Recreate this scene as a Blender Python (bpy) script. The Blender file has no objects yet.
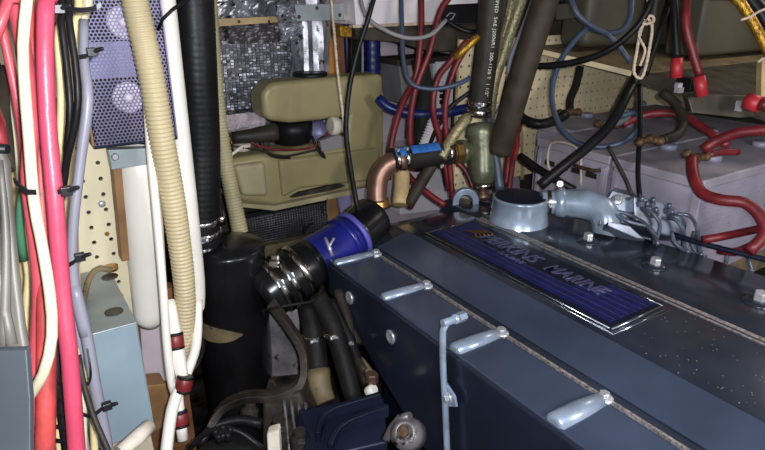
import bpy, bmesh, math, random
from mathutils import Vector, Matrix, noise
random.seed(7)
R = math.radians
V = Vector
scene = bpy.context.scene
C = scene.collection
# ------------------------------------------------------------------ camera
F, PIT, YAW = 600.0, R(21), R(32.9)
CAM = V((0, 0, 1.5))
cd = bpy.data.cameras.new('camera'); cam = bpy.data.objects.new('camera', cd); C.objects.link(cam)
cd.sensor_width = 36; cd.lens = F / 765 * 36; cd.clip_start = 0.01
cam.location = CAM; cam.rotation_euler = (R(90) - PIT, 0, -YAW)
scene.camera = cam
# ------------------------------------------------------------------ world, lights, exposure
w = bpy.data.worlds.new('world'); scene.world = w; w.use_nodes = True
w.node_tree.nodes['Background'].inputs[0].default_value = (0.62, 0.66, 0.8, 1)
w.node_tree.nodes['Background'].inputs[1].default_value = 0.45
def light(name, kind, loc, energy, color, size=.1, target=None):
    l = bpy.data.lights.new(name, kind); l.energy = energy; l.color = color
    if kind == 'AREA': l.size = size
    else: l.shadow_soft_size = size
    o = bpy.data.objects.new(name, l); C.objects.link(o); o.location = loc
    if target: o.rotation_euler = (V(target) - V(loc)).to_track_quat('-Z', 'Y').to_euler()
    return o
light('camera_flash', 'POINT', (0.015, -0.02, 1.515), 40.0, (0.93, 0.96, 1.0), .007)
light('overhead_fill', 'AREA', (2.0, .6, 1.93), 5.0, (1, .9, .80), .4, (1.6, 1.1, 1))  # added warm fill from above, no such lamp in view
light('back_right_fill', 'AREA', (.75, -.25, 1.45), 6.5, (1, .94, .88), .2, (1.45, 1.35, 1.12))  # added fill out of frame, lifts the pegboard under the shelf
light('rear_fill', 'AREA', (.5, -.5, 1.92), 1.8, (.75, .85, 1), .5, (.8, .5, 1))  # added weak cool fill from behind the camera, no source seen
scene.view_settings.view_transform = 'Standard'; scene.view_settings.look = 'None'
scene.view_settings.gamma = 1; scene.view_settings.exposure = 0.0

# ------------------------------------------------------------------ helpers
cF = V((math.sin(YAW), math.cos(YAW), 0)); cR = V((math.cos(YAW), -math.sin(YAW), 0))
def ray(px, py):
    r = (px - 382.5) / F; u = (225 - py) / F
    fw = math.cos(PIT) + u * math.sin(PIT); up = -math.sin(PIT) + u * math.cos(PIT)
    return cF * fw + cR * r + V((0, 0, up))
def P(px, py, d): return CAM + ray(px, py) * d
def HZ(px, py, z): q = ray(px, py); return CAM + q * ((z - CAM.z) / q.z)
def HY(px, py, y): q = ray(px, py); return CAM + q * (y / q.y)
def HX(px, py, x): q = ray(px, py); return CAM + q * (x / q.x)
def PP(l): return [P(*p) for p in l]

def mat(name, col, rough=.5, metal=0, var=.12, scale=14, bump=0, bscale=60, col2=None, thr=None, coat=0, trans=0, alpha=1, aniso=None):
    m = bpy.data.materials.new(name); m.use_nodes = True; nt = m.node_tree; N = nt.nodes; L = nt.links
    b = N['Principled BSDF']; b.inputs['Roughness'].default_value = rough; b.inputs['Metallic'].default_value = metal
    b.inputs['Coat Weight'].default_value = coat; b.inputs['Coat Roughness'].default_value = .12
    b.inputs['Transmission Weight'].default_value = trans; b.inputs['Alpha'].default_value = alpha
    tc = N.new('ShaderNodeTexCoord')
    n = N.new('ShaderNodeTexNoise'); n.inputs['Scale'].default_value = scale; n.inputs['Detail'].default_value = 5
    L.new(tc.outputs['Object'], n.inputs['Vector'])
    rp = N.new('ShaderNodeValToRGB'); c = V(col)
    lo = c * (1 - 2 * var); hi = c * (1 + 2 * var)
    rp.color_ramp.elements[0].position = .3; rp.color_ramp.elements[1].position = .7
    rp.color_ramp.elements[0].color = (*[max(0, x) for x in lo], 1); rp.color_ramp.elements[1].color = (*[min(1, x) for x in hi], 1)
    L.new(n.outputs['Fac'], rp.inputs['Fac']); out = rp.outputs['Color']
    if col2:
        n2 = N.new('ShaderNodeTexNoise'); n2.inputs['Scale'].default_value = scale * 2.3; n2.inputs['Detail'].default_value = 8; n2.inputs['Roughness'].default_value = .7
        L.new(tc.outputs['Object'], n2.inputs['Vector'])
        r2 = N.new('ShaderNodeValToRGB'); t = thr or .6
        r2.color_ramp.elements[0].position = t; r2.color_ramp.elements[1].position = min(1, t + .06)
        L.new(n2.outputs['Fac'], r2.inputs['Fac'])
        mx = N.new('ShaderNodeMix'); mx.data_type = 'RGBA'
        L.new(r2.outputs['Color'], mx.inputs[0]); L.new(out, mx.inputs[6]); mx.inputs[7].default_value = (*col2, 1)
        out = mx.outputs[2]
    L.new(out, b.inputs['Base Color'])
    if bump:
        n3 = N.new('ShaderNodeTexNoise'); n3.inputs['Scale'].default_value = bscale; n3.inputs['Detail'].default_value = 4
        L.new(tc.outputs['Object'], n3.inputs['Vector'])
        bp = N.new('ShaderNodeBump'); bp.inputs['Strength'].default_value = bump; bp.inputs['Distance'].default_value = .004
        L.new(n3.outputs['Fac'], bp.inputs['Height']); L.new(bp.outputs['Normal'], b.inputs['Normal'])
    return m
def S(r, g, b):
    f = lambda v: (v / 255 / 12.92) if v / 255 <= .04045 else ((v / 255 + .055) / 1.055) ** 2.4
    return (f(r), f(g), f(b))

M = dict(
 red=mat('red_cable', S(186, 74, 84), .42, var=.08, scale=20, bump=.15, bscale=120, col2=S(150, 40, 45), thr=.66),
 redd=mat('dark_red_cable', S(104, 26, 32), .45, var=.2, scale=30, bump=.2),
 pink=mat('bright_red_cable', S(184, 66, 90), .4, var=.06, scale=20, bump=.15, bscale=90),
 rust=mat('rusty_red_cable', S(178, 66, 64), .5, var=.18, scale=30, bump=.3, col2=S(95, 40, 35), thr=.62),
 white=mat('cream_cable', S(200, 192, 162), .4, var=.08, scale=25, col2=S(170, 150, 110), thr=.68),
 yell=mat('yellowed_cable', S(205, 188, 138), .45, var=.08, scale=25),
 lav=mat('lavender_grey_cable', S(128, 126, 138), .4, var=.05),
 green=mat('green_cable', S(70, 120, 90), .4),
 black=mat('black_rubber', (.008, .008, .009), .42, var=.2, bump=.15),
 tie=mat('black_nylon', (.01, .01, .012), .3, var=.1),
 blackd=mat('dusty_black', (.014, .013, .013), .6, var=.35, bump=.3, col2=(.032, .027, .022), thr=.66),
 glossb=mat('glossy_black', (.008, .008, .009), .25, var=.3, scale=9, bump=.25, bscale=25, col2=(.03, .026, .02), thr=.68),
 hose=mat('dark_grey_hose', (.03, .026, .021), .5, var=.2, scale=20, bump=.2, col2=(.075, .062, .045), thr=.66),
 hoseb=mat('brown_grey_hose', (.045, .034, .025), .6, var=.2, scale=20, bump=.25, col2=(.1, .075, .05), thr=.66),
 blueh=mat('blue_hose', S(18, 32, 92), .35, var=.12),
 blueb=mat('bright_blue_silicone', (.012, .016, .17), .28, var=.15, scale=20, col2=(.12, .13, .3), thr=.7),
 purple=mat('blue_violet_band', S(88, 85, 170), .4, var=.1),
 bluew=mat('slate_blue_cable', S(62, 74, 96), .4, var=.1),
 conduit=mat('beige_conduit', S(192, 177, 140), .45, var=.05, scale=12, col2=S(165, 130, 75), thr=.7),
 conduit2=mat('old_conduit', S(170, 160, 125), .5, var=.08),
 pvc=mat('white_pvc', S(240, 234, 224), .35, var=.03, scale=10, col2=S(170, 150, 130), thr=.7),
 peg=mat('cream_pegboard', S(226, 215, 182), .6, var=.05, scale=8, col2=S(185, 160, 110), thr=.69),
 peg2=mat('tan_pegboard', S(248, 226, 186), .65, var=.07, scale=8, col2=S(150, 120, 80), thr=.7),
 hole=mat('dark_cavity', (.012, .01, .008), .9, var=.3),
 dwood=mat('stained_plywood', S(120, 78, 48), .7, var=.2, scale=30, bump=.3),
 twood=mat('tan_wood', S(140, 104, 66), .6, var=.15, scale=18, bump=.25, col2=S(95, 60, 35), thr=.66),
 owood=mat('orange_pine', S(178, 118, 48), .55, var=.15, scale=10, bump=.1),
 batten=mat('pale_batten', S(190, 165, 120), .6, var=.12, scale=22, col2=S(110, 80, 50), thr=.64),
 steel=mat('galvanised_steel', S(160, 170, 174), .4, .4, var=.1, scale=10, bump=.08, col2=S(95, 92, 85), thr=.66),
 sbolt=mat('bright_steel', S(200, 202, 208), .35, .6, var=.08, scale=50, col2=S(120, 90, 70), thr=.68),
 clamp=mat('stainless_clamp', S(200, 195, 185), .2, 1, var=.15, scale=60, col2=S(60, 45, 35), thr=.64),
 foil=mat('aluminium_foil', S(190, 190, 200), .42, .75, var=.3, scale=15, bump=.4, bscale=40, col2=S(45, 42, 45), thr=.56),
 foilg=mat('woven_foil', S(150, 150, 162), .45, .6, var=.25, scale=40),
 foild=mat('grimy_foil', S(112, 108, 110), .45, .5, var=.3, scale=12, bump=.4, bscale=30, col2=S(30, 26, 24), thr=.56),
 perf=mat('violet_grey_sheet', S(112, 106, 136), .4, .3, var=.1, scale=20),
 fan=mat('pale_lilac_plastic', S(205, 198, 215), .5, var=.08, scale=25),
 psu=mat('lilac_zinc_plate', S(135, 130, 170), .4, .2, var=.12, scale=18),
 olive=mat('olive_plastic', S(148, 138, 100), .4, var=.09, scale=7, bump=.08, col2=S(110, 100, 62), thr=.66),
 olive2=mat('dusty_olive_plastic', S(160, 150, 118), .55, var=.12, scale=9, bump=.15, col2=S(95, 82, 60), thr=.62),
 panelw=mat('white_panel', S(232, 226, 232), .5, var=.04, scale=6),
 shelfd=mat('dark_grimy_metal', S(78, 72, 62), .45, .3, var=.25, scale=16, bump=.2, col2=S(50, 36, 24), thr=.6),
 greyp=mat('grey_box_plastic', S(128, 126, 128), .5, var=.1, scale=12),
 tankg=mat('dull_grey_green', S(82, 78, 66), .55, var=.1, scale=6),
 batt=mat('grey_battery_case', S(158, 152, 168), .5, var=.08, scale=9, bump=.06, col2=S(95, 90, 98), thr=.64),
 battt=mat('dirty_battery_top', S(156, 150, 162), .6, var=.12, scale=9, col2=S(105, 95, 88), thr=.64),
 cap=mat('lilac_cap', S(140, 140, 165), .4, var=.06),
 lug=mat('corroded_terminal', S(85, 62, 42), .6, .4, var=.4, scale=60, bump=.5),
 copper=mat('copper', S(140, 108, 94), .4, .7, var=.15, scale=25, col2=S(110, 85, 75), thr=.62),
 brass=mat('brass', S(185, 140, 85), .3, .9, var=.15, scale=40, col2=S(85, 62, 38), thr=.62),
 bronze=mat('greenish_bronze', S(105, 108, 88), .35, .45, var=.18, scale=24, bump=.2, col2=S(70, 80, 66), thr=.6),
 braid=mat('braided_steel', S(168, 158, 122), .35, .5, var=.25, scale=160, bump=.5, bscale=300),
 gold=mat('gold_braid', S(165, 125, 40), .35, .6, var=.3, scale=120, bump=.4, bscale=300),
 rope=mat('off_white_cord', S(205, 185, 165), .8, var=.12, scale=80, bump=.5, bscale=300),
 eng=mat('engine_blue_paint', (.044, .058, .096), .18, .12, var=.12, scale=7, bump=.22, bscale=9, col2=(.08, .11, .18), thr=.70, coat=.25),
 engt=mat('engine_top_shaded', (.027, .034, .052), .22, .2, var=.2, scale=7, bump=.12, bscale=12, col2=(.05, .045, .05), thr=.66, coat=.4),  # same blue paint darkened: its dim grazing reflection put into the colour
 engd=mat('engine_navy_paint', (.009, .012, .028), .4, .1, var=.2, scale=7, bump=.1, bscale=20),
 engs=mat('silver_blue_paint', (.33, .41, .53), .27, .35, var=.15, scale=25, coat=.3, col2=(.03, .035, .04), thr=.69),
 rib=mat('worn_rib_paint', (.28, .34, .44), .3, .35, var=.12, scale=20, coat=.3, col2=(.2, .12, .06), thr=.7),
 gask=mat('gasket_edge', S(140, 132, 130), .5, .2, var=.3, scale=160, col2=S(60, 56, 66), thr=.55),
 plate=mat('nameplate_navy', (.006, .009, .022), .3, .2, var=.2, scale=10),
 stripe=mat('blue_stripe', (.010, .013, .10), .35, .2, var=.2, scale=60),
 letter=mat('silver_letters', (.12, .12, .24), .3, .5, var=.2, scale=90),
 chrome=mat('chrome_edge', S(200, 205, 215), .2, 1, var=.1, scale=60, col2=S(80, 80, 85), thr=.6),
 grime=mat('oily_grime', (.03, .025, .022), .5, var=.5, scale=14, bump=.5, bscale=40, col2=(.09, .075, .06), thr=.6),
 case=mat('slate_grey_case', S(62, 67, 72), .5, var=.12, scale=8),
 engm=mat('engine_dark_blue', (.014, .019, .037), .36, .15, var=.15, scale=7, bump=.05, bscale=14, coat=.3),  # darker blue for the side face only; the ledge plate is lighter
 engi=mat('injector_grey_blue', (.12, .145, .20), .32, .35, var=.3, scale=30, coat=.2, col2=(.03, .03, .035), thr=.62),
 boot=mat('red_boot', S(170, 40, 50), .45, var=.08),
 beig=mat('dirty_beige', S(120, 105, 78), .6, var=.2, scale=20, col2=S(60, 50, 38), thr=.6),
 wtxt=mat('white_print', S(205, 205, 190), .6, var=.05),
 btxt=mat('blue_label', S(50, 110, 190), .5, var=.15, scale=80, col2=S(160, 190, 215), thr=.64),
 heat=mat('black_woven', (.02, .021, .024), .35, var=.4, scale=90, bump=.4, bscale=200, col2=(.2, .2, .22), thr=.68),
 wpipe=mat('white_fitting', S(215, 205, 190), .5, var=.1, scale=25),
 rbrown=mat('maroon_coupling', S(120, 35, 38), .4, var=.1),
 haze=mat('cloudy_plastic', S(92, 88, 82), .5, var=.22, scale=9, bump=.3, bscale=14, col2=S(95, 88, 80), thr=.6),
 gbox=mat('blue_grey_case', S(132, 150, 160), .5, var=.08, scale=8),
 hull=mat('dark_hull', S(58, 54, 48), .8, var=.3, scale=4, bump=.3, bscale=12),
 lilacb=mat('pale_lilac_backboard', S(190, 176, 186), .7, var=.08, scale=5),
)

for k_ in ('black', 'blackd', 'hose', 'hoseb', 'grime', 'glossb', 'engd', 'hull'): M[k_].node_tree.nodes['Principled BSDF'].inputs['Specular IOR Level'].default_value = .22 if k_ != 'glossb' else .4

class MB:
    def __init__(s): s.v = []; s.f = []; s.sm = []
    def add(s, vs, fs, smooth=False):
        o = len(s.v); s.v += [V(v) for v in vs]; s.f += [[i + o for i in f] for f in fs]; s.sm += [smooth] * len(fs); return s
    def box(s, c, sx, sy, sz, rot=None):
        vs = [V((x * sx / 2, y * sy / 2, z * sz / 2)) for x in (-1, 1) for y in (-1, 1) for z in (-1, 1)]
        if rot: vs = [rot @ v for v in vs]
        return s.add([v + V(c) for v in vs], [[0, 1, 3, 2], [4, 6, 7, 5], [0, 4, 5, 1], [2, 3, 7, 6], [0, 2, 6, 4], [1, 5, 7, 3]])
    def bb(s, a, b):
        a, b = V(a), V(b); d = b - a
        return s.box((a + b) / 2, abs(d.x), abs(d.y), abs(d.z))
    def prism(s, poly, ext):
        n = len(poly); ext = V(ext); nrm = V((0, 0, 0))
        for i in range(n): nrm += V(poly[i]).cross(V(poly[(i + 1) % n]))
        if nrm.dot(ext) > 0: poly = list(reversed(poly))
        vs = list(poly) + [V(p) + ext for p in poly]
        fs = [list(range(n)), list(range(2 * n - 1, n - 1, -1))] + [[i, i + n, (i + 1) % n + n, (i + 1) % n] for i in range(n)]
        return s.add(vs, fs)
    def lathe(s, a, axis, prof, n=20, smooth=True):
        a = V(a); ax = V(axis).normalized(); t = V((0, 0, 1)) if abs(ax.z) < .9 else V((1, 0, 0))
        u = ax.cross(t).normalized(); w_ = ax.cross(u)
        vs = []; fs = []
        for (h, r) in prof:
            for k in range(n):
                th = 2 * math.pi * k / n; vs.append(a + ax * h + (u * math.cos(th) + w_ * math.sin(th)) * r)
        m = len(prof)
        for i in range(m - 1):
            for k in range(n):
                k2 = (k + 1) % n; fs.append([i * n + k, i * n + k2, (i + 1) * n + k2, (i + 1) * n + k])
        s.add(vs, fs, smooth)
        o = len(s.v) - len(vs)
        s.f += [[o + k for k in range(n - 1, -1, -1)], [o + (m - 1) * n + k for k in range(n)]]; s.sm += [False, False]
        return s
    def tube(s, pts, rad, n=10, step=.012, wave=None, sharp=False):
        pts = [V(p) for p in pts]
        if not sharp: pts, rs = spline(pts, rad, step)
        else: rs = [rad] * len(pts) if not isinstance(rad, (list, tuple)) else rad
        if wave:
            amp, per = wave; acc = 0; r2 = []
            for i, p in enumerate(pts):
                if i: acc += (p - pts[i - 1]).length
                r2.append(rs[i] * (1 + amp * math.sin(acc / per * 2 * math.pi)))
            rs = r2
        T = []
        for i in range(len(pts)):
            a = pts[max(0, i - 1)]; b = pts[min(len(pts) - 1, i + 1)]; T.append((b - a).normalized())
        u = T[0].orthogonal().normalized(); vs = []; fs = []
        for i, p in enumerate(pts):
            u = (u - T[i] * u.dot(T[i])).normalized(); w_ = T[i].cross(u)
            for k in range(n):
                th = 2 * math.pi * k / n; vs.append(p + (u * math.cos(th) + w_ * math.sin(th)) * rs[i])
        for i in range(len(pts) - 1):
            for k in range(n):
                k2 = (k + 1) % n; fs.append([i * n + k, i * n + k2, (i + 1) * n + k2, (i + 1) * n + k])
        s.add(vs, fs, True)
        o = len(s.v) - len(vs); m = len(pts)
        s.f += [[o + k for k in range(n - 1, -1, -1)], [o + (m - 1) * n + k for k in range(n)]]; s.sm += [False, False]
        return s
    def hexn(s, a, axis, r, h, n=6): return s.lathe(a, axis, [(0, r), (h * .85, r), (h, r * .9)], n, False)
    def ribbon(s, pts, wdir, width, thick):
        """flat strap along pts; wdir = width direction"""
        pts = [V(p) for p in pts]; wd = V(wdir).normalized()
        vs = []; fs = []; n = len(pts)
        for i, p in enumerate(pts):
            t = (pts[min(n - 1, i + 1)] - pts[max(0, i - 1)]).normalized(); nn = t.cross(wd).normalized()
            for a, b in ((-1, -1), (1, -1), (1, 1), (-1, 1)): vs.append(p + wd * a * width / 2 + nn * b * thick / 2)
        for i in range(n - 1):
            for k in range(4): k2 = (k + 1) % 4; fs.append([i * 4 + k, i * 4 + k2, (i + 1) * 4 + k2, (i + 1) * 4 + k])
        fs += [[3, 2, 1, 0], [(n - 1) * 4 + k for k in range(4)]]
        return s.add(vs, fs)

def spline(pts, rad, step):
    n = len(pts); rr = list(rad) if isinstance(rad, (list, tuple)) else [rad] * n
    if n == 2:
        k = max(1, int((pts[1] - pts[0]).length / step)); 
        return [pts[0].lerp(pts[1], i / k) for i in range(k + 1)], [rr[0] + (rr[1] - rr[0]) * i / k for i in range(k + 1)]
    out = []; ro = []
    for i in range(n - 1):
        p0 = pts[i - 1] if i else pts[0] * 2 - pts[1]; p1 = pts[i]; p2 = pts[i + 1]; p3 = pts[i + 2] if i + 2 < n else pts[-1] * 2 - pts[-2]
        k = max(1, int((p2 - p1).length / step))
        for j in range(k):
            t = j / k
            out.append(.5 * ((2 * p1) + (p2 - p0) * t + (2 * p0 - 5 * p1 + 4 * p2 - p3) * t * t + (3 * p1 - p0 - 3 * p2 + p3) * t ** 3)); ro.append(rr[i] + (rr[i + 1] - rr[i]) * t)
    out.append(pts[-1]); ro.append(rr[-1]); return out, ro

def tag(o, label=None, cat=None, group=None, kind=None):
    if label: o['label'] = label
    if cat: o['category'] = cat
    if group: o['group'] = group
    if kind: o['kind'] = kind
    return o
def rootloc(o):
    l = V((0, 0, 0))
    while o: l += o.location; o = o.parent
    return l
def obj(name, mb, m, parent=None, label=None, cat=None, group=None, kind=None, bevel=0, seg=2, loc=None):
    me = bpy.data.meshes.new(name)
    base = rootloc(parent) if parent else V((0, 0, 0))
    if not parent:
        if loc is None:
            zs = [v.z for v in mb.v]; loc = V((sum(v.x for v in mb.v) / len(mb.v), sum(v.y for v in mb.v) / len(mb.v), min(zs)))
        base = V(loc)
    me.from_pydata([v - base for v in mb.v], [], mb.f); me.update()
    me.polygons.foreach_set('use_smooth', mb.sm)
    me.materials.append(M[m] if isinstance(m, str) else m)
    o = bpy.data.objects.new(name, me); C.objects.link(o)
    if parent: o.parent = parent
    else: o.location = base
    bm = bmesh.new(); bm.from_mesh(me); bmesh.ops.recalc_face_normals(bm, faces=bm.faces); bm.to_mesh(me); bm.free()
    if bevel:
        md = o.modifiers.new('bevel', 'BEVEL'); md.width = bevel; md.segments = seg; md.limit_method = 'ANGLE'; md.angle_limit = R(35)
        me.polygons.foreach_set('use_smooth', [True] * len(me.polygons)); md.harden_normals = True
    return tag(o, label, cat, group, kind)
def thing(name, label, cat, loc, group=None):
    o = bpy.data.objects.new(name, None); o.empty_display_size = .02; C.objects.link(o); o.location = loc
    return tag(o, label, cat, group)
def cable(name, label, cat, m, rpx, pts, group=None, parent=None, n=10, wave=None, step=.012):
    pp = PP(pts)
    if pts[0][1] <= -10: rpx = [rpx[0]] + list(rpx) if isinstance(rpx, (list, tuple)) else rpx; pp = [pp[0] + (pp[0] - pp[1]).normalized() * .06 + V((0, 0, .16))] + pp; pts = [pts[0]] + list(pts)
    rad = [(r * p[2] / F) for r, p in zip(rpx if isinstance(rpx, (list, tuple)) else [rpx] * len(pts), pts)]
    return obj(name, MB().tube(pp, rad, n, step, wave), m, parent, label, cat, group)
def clamp_on(parent, c, ax, r, wdt=.012, screw=True, name='hose_clamp', sdir=None):
    ax = V(ax).normalized(); c = V(c)
    o = obj(name, MB().lathe(c - ax * wdt / 2, ax, [(0, r), (0, r * 1.04), (wdt * .1, r * 1.07), (wdt * .9, r * 1.07), (wdt, r * 1.04), (wdt, r)], 24), 'clamp', parent)
    if screw:
        sd = V(sdir) if sdir else (CAM - c); sd = (sd - ax * sd.dot(ax)).normalized(); t = ax.cross(sd)
        s = c + sd * r * 1.12
        mb = MB().lathe(s - t * wdt * .7, t, [(0, wdt * .28), (wdt, wdt * .28), (wdt, wdt * .4), (wdt * 1.5, wdt * .4)], 8)
        mb.box(s - sd * wdt * .1, wdt * .9, wdt * .9, wdt * .3, V((0, 0, 1)).rotation_difference(sd).to_matrix())
        obj('clamp_screw', mb, 'sbolt', o)
    return o
def perforated(org, ux, uy, nx, ny, pitch, r, hexa=False, thick=.002, keep=None):
    """sheet with real round holes; org = corner, ux, uy unit vectors"""
    ux, uy = V(ux), V(uy); nn = ux.cross(uy); mb = MB(); K = 8
    py = pitch * (.866 if hexa else 1)
    for j in range(ny):
        for i in range(nx):
            cx = (i + .5 + (.5 if hexa and j % 2 else 0)) * pitch; cy = (j + .5) * py
            if keep and not keep(cx, cy): continue
            c = V(org) + ux * cx + uy * cy; vs = []
            for k in range(K):
                th = 2 * math.pi * (k + .5) / K; q = max(abs(math.cos(th)) , abs(math.sin(th)) )
                a, b = math.cos(th) / q, math.sin(th) / q
                vs.append(c + ux * a * pitch / 2 + uy * b * py / 2)
            for k in range(K):
                th = 2 * math.pi * (k + .5) / K; vs.append(c + (ux * math.cos(th) + uy * math.sin(th)) * r)
            for k in range(K):
                th = 2 * math.pi * (k + .5) / K; vs.append(c + (ux * math.cos(th) + uy * math.sin(th)) * r - nn * thick)
            fs = []
            for k in range(K):
                k2 = (k + 1) % K; fs.append([k, k2, K + k2, K + k]); fs.append([K + k, K + k2, 2 * K + k2, 2 * K + k])
            # corner fills (square outline)
            cor = [c + ux * sx * pitch / 2 + uy * sy * py / 2 for sx, sy in ((1, 1), (-1, 1), (-1, -1), (1, -1))]
            o = len(vs); vs += cor
            fs += [[0, o, 1], [2, o + 1, 3], [4, o + 2, 5], [6, o + 3, 7]]
            mb.add(vs, fs)
    return mb
def crumple(org, ux, uy, w_, h_, nx, ny, amp, nrm, freq=18, seed=0, keep=None):
    org, ux, uy, nrm = V(org), V(ux).normalized(), V(uy).normalized(), V(nrm).normalized()
    vs = []; fs = []
    for j in range(ny + 1):
        for i in range(nx + 1):
            p = org + ux * w_ * i / nx + uy * h_ * j / ny
            q = p * freq + V((seed * 7.3, 0, 0)); d = noise.noise(q) + .5 * noise.noise(q * 2.3) + .35 * abs(noise.noise(q * 5))
            vs.append(p + nrm * amp * d + ux * amp * .3 * noise.noise(q * 1.7 + V((9, 9, 9))))
    for j in range(ny):
        for i in range(nx):
            a = j * (nx + 1) + i; fs.append([a, a + 1, a + nx + 2, a + nx + 1])
    n0 = len(vs)
    vs2 = [v - nrm * .004 for v in vs]; fs2 = [[i + n0 for i in reversed(f)] for f in fs]
    return MB().add(vs + vs2, fs + fs2)
X, Yv, Zv = V((1, 0, 0)), V((0, 1, 0)), V((0, 0, 1))

# ------------------------------------------------------------------ the room
obj('floor', MB().bb((-.6, -.6, .38), (2.5, 1.8, .42)), 'grime', kind='structure')
obj('ceiling', MB().bb((-.6, -.1, 1.96), (2.5, 1.8, 2.0)), 'hull', kind='structure')
obj('wall_back', MB().bb((-.6, 1.66, .42), (2.5, 1.7, 1.96)), 'hull', kind='structure')
obj('wall_right', MB().bb((2.46, -.6, .42), (2.5, 1.66, 1.96)), 'hull', kind='structure')
obj('wall_left', MB().bb((-.6, -.6, .42), (-.56, 1.66, 1.96)), 'hull', kind='structure')

# ------------------------------------------------------------------ ENGINE
eng = thing('marine_engine', 'large blue-painted diesel engine with long nameplate, filling right foreground', 'engine', (.8, .5, .44))
YN = -.05
def loft(sections, close=True):
    mb = MB(); n = len(sections[0]); vs = [p for s_ in sections for p in s_]; fs = []
    for i in range(len(sections) - 1):
        for k in range(n): k2 = (k + 1) % n; fs.append([i * n + k, i * n + k2, (i + 1) * n + k2, (i + 1) * n + k])
    fs += [list(range(n)), [(len(sections) - 1) * n + k for k in range(n - 1, -1, -1)]]
    return mb.add(vs, fs)
# block under everything
obj('engine_block', MB().bb((.60, YN, .50), (1.10, .93, .93)), 'engd', eng, bevel=.01)
# side heat exchanger casing: outer x .505, bottom slopes down towards the near end
def side_sec(y, zb): return [V((.505, y, zb)), V((.505, y, .994)), V((.511, y, 1.0)), V((.592, y, 1.0)), V((.600, y, .992)), V((.600, y, zb))]
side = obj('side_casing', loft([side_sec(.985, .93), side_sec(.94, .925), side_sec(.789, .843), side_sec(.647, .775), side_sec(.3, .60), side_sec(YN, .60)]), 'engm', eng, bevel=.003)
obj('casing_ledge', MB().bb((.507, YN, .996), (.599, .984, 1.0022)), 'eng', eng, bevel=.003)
# low strip between casing and cover
obj('cover_flange', MB().bb((.59, YN, .93), (.645, 1.02, .985)), 'eng', eng, bevel=.003)
obj('gasket', MB().bb((.620, YN, .985), (.629, 1.03, .9895)), 'gask', eng)
# main cover: A -> C slope, C -> B flat, curved far end
def cov(y, k): 
    # k 0..1 lowers the far end
    return [V((.622, y, .95)), V((.622, y, .989)), V((.634, y, .992 - .00 * k)), V((.712, y, 1.012 - .012 * k)), V((.722, y, 1.014 - .014 * k)), V((.905, y, 1.014 - .014 * k)), V((.912, y, 1.008 - .014 * k)), V((.912, y, .95))]
secs = [cov(YN, 0), cov(.9, 0), cov(.98, .15), cov(1.05, .5)]
e1 = [V((.622 + .06, 1.12, .94)), V((.622 + .06, 1.12, .975)), V((.70, 1.122, .98)), V((.735, 1.125, .985)), V((.74, 1.125, .985)), V((.90, 1.12, .985)), V((.905, 1.12, .98)), V((.905, 1.12, .94))]
e2 = [V((.71, 1.17, .90)), V((.71, 1.17, .95)), V((.72, 1.175, .955)), V((.745, 1.18, .96)), V((.75, 1.18, .96)), V((.89, 1.16, .96)), V((.9, 1.16, .955)), V((.9, 1.16, .90))]
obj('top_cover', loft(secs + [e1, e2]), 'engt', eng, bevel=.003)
slope = MB().prism([V((.634, YN, .9935)), V((.712, YN, 1.0137)), V((.712, YN, 1.0155)), V((.634, YN, .996))], (0, 1.0 - YN, 0))
obj('cover_shoulder', slope, 'eng', eng, bevel=.001)
obj('cover_seam', MB().bb((.909, YN, 1.0), (.917, .985, 1.0125)), 'gask', eng)
obj('cover_seam', MB().bb((.893, YN, 1.008), (.896, .98, 1.0158)), 'gask', eng)
def rear(y, x): return [V((.918, y, .93)), V((.918, y, 1.006)), V((.93, y, 1.010)), V((x - .02, y, 1.010)), V((x, y, .997)), V((x, y, .93))]
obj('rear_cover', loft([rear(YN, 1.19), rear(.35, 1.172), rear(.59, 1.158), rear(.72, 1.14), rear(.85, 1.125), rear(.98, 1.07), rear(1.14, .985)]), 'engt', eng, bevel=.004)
# ribs across the casing ledge
for (a, b), r_ in zip((((341, 262), (371, 253)), ((385, 300), (419, 283)), ((450, 354), (489, 333)), ((540, 430), (582, 407))), (.010, .011, .0145, .016)):
    p = HZ(*a, 1.004); q = HZ(*b, 1.004); q.x = .597; p.x = .512; q.y = (p.y + q.y) / 2; p.y = q.y
    p.z = q.z = 1.004 - r_ * .35
    mb = MB().lathe(p - X * .004, X, [(0, r_ * .6), (.003, r_), (.05, r_), (q.x - p.x, r_ * .85), (q.x - p.x + .004, r_ * .5)], 14)
    rb = obj('casing_rib', mb, 'rib', eng)
    mb = MB().lathe(q + V((.008, .0, -.006 + r_ * .4)), Zv, [(0, .0125), (.003, .0125), (.005, .009)], 16)
    mb.hexn(q + V((.008, 0, r_ * .4)), Zv, .0075, .005)
    obj('rib_bolt', mb, 'sbolt', rb)
for a in ((349, 298), (390, 337)):
    p = HX(*a, .503)
    obj('casing_plug', MB().lathe(p + X * .003, -X, [(0, .013), (.004, .013), (.005, .009), (.003, .006), (.003, .001)], 18), 'sbolt', eng)
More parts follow.
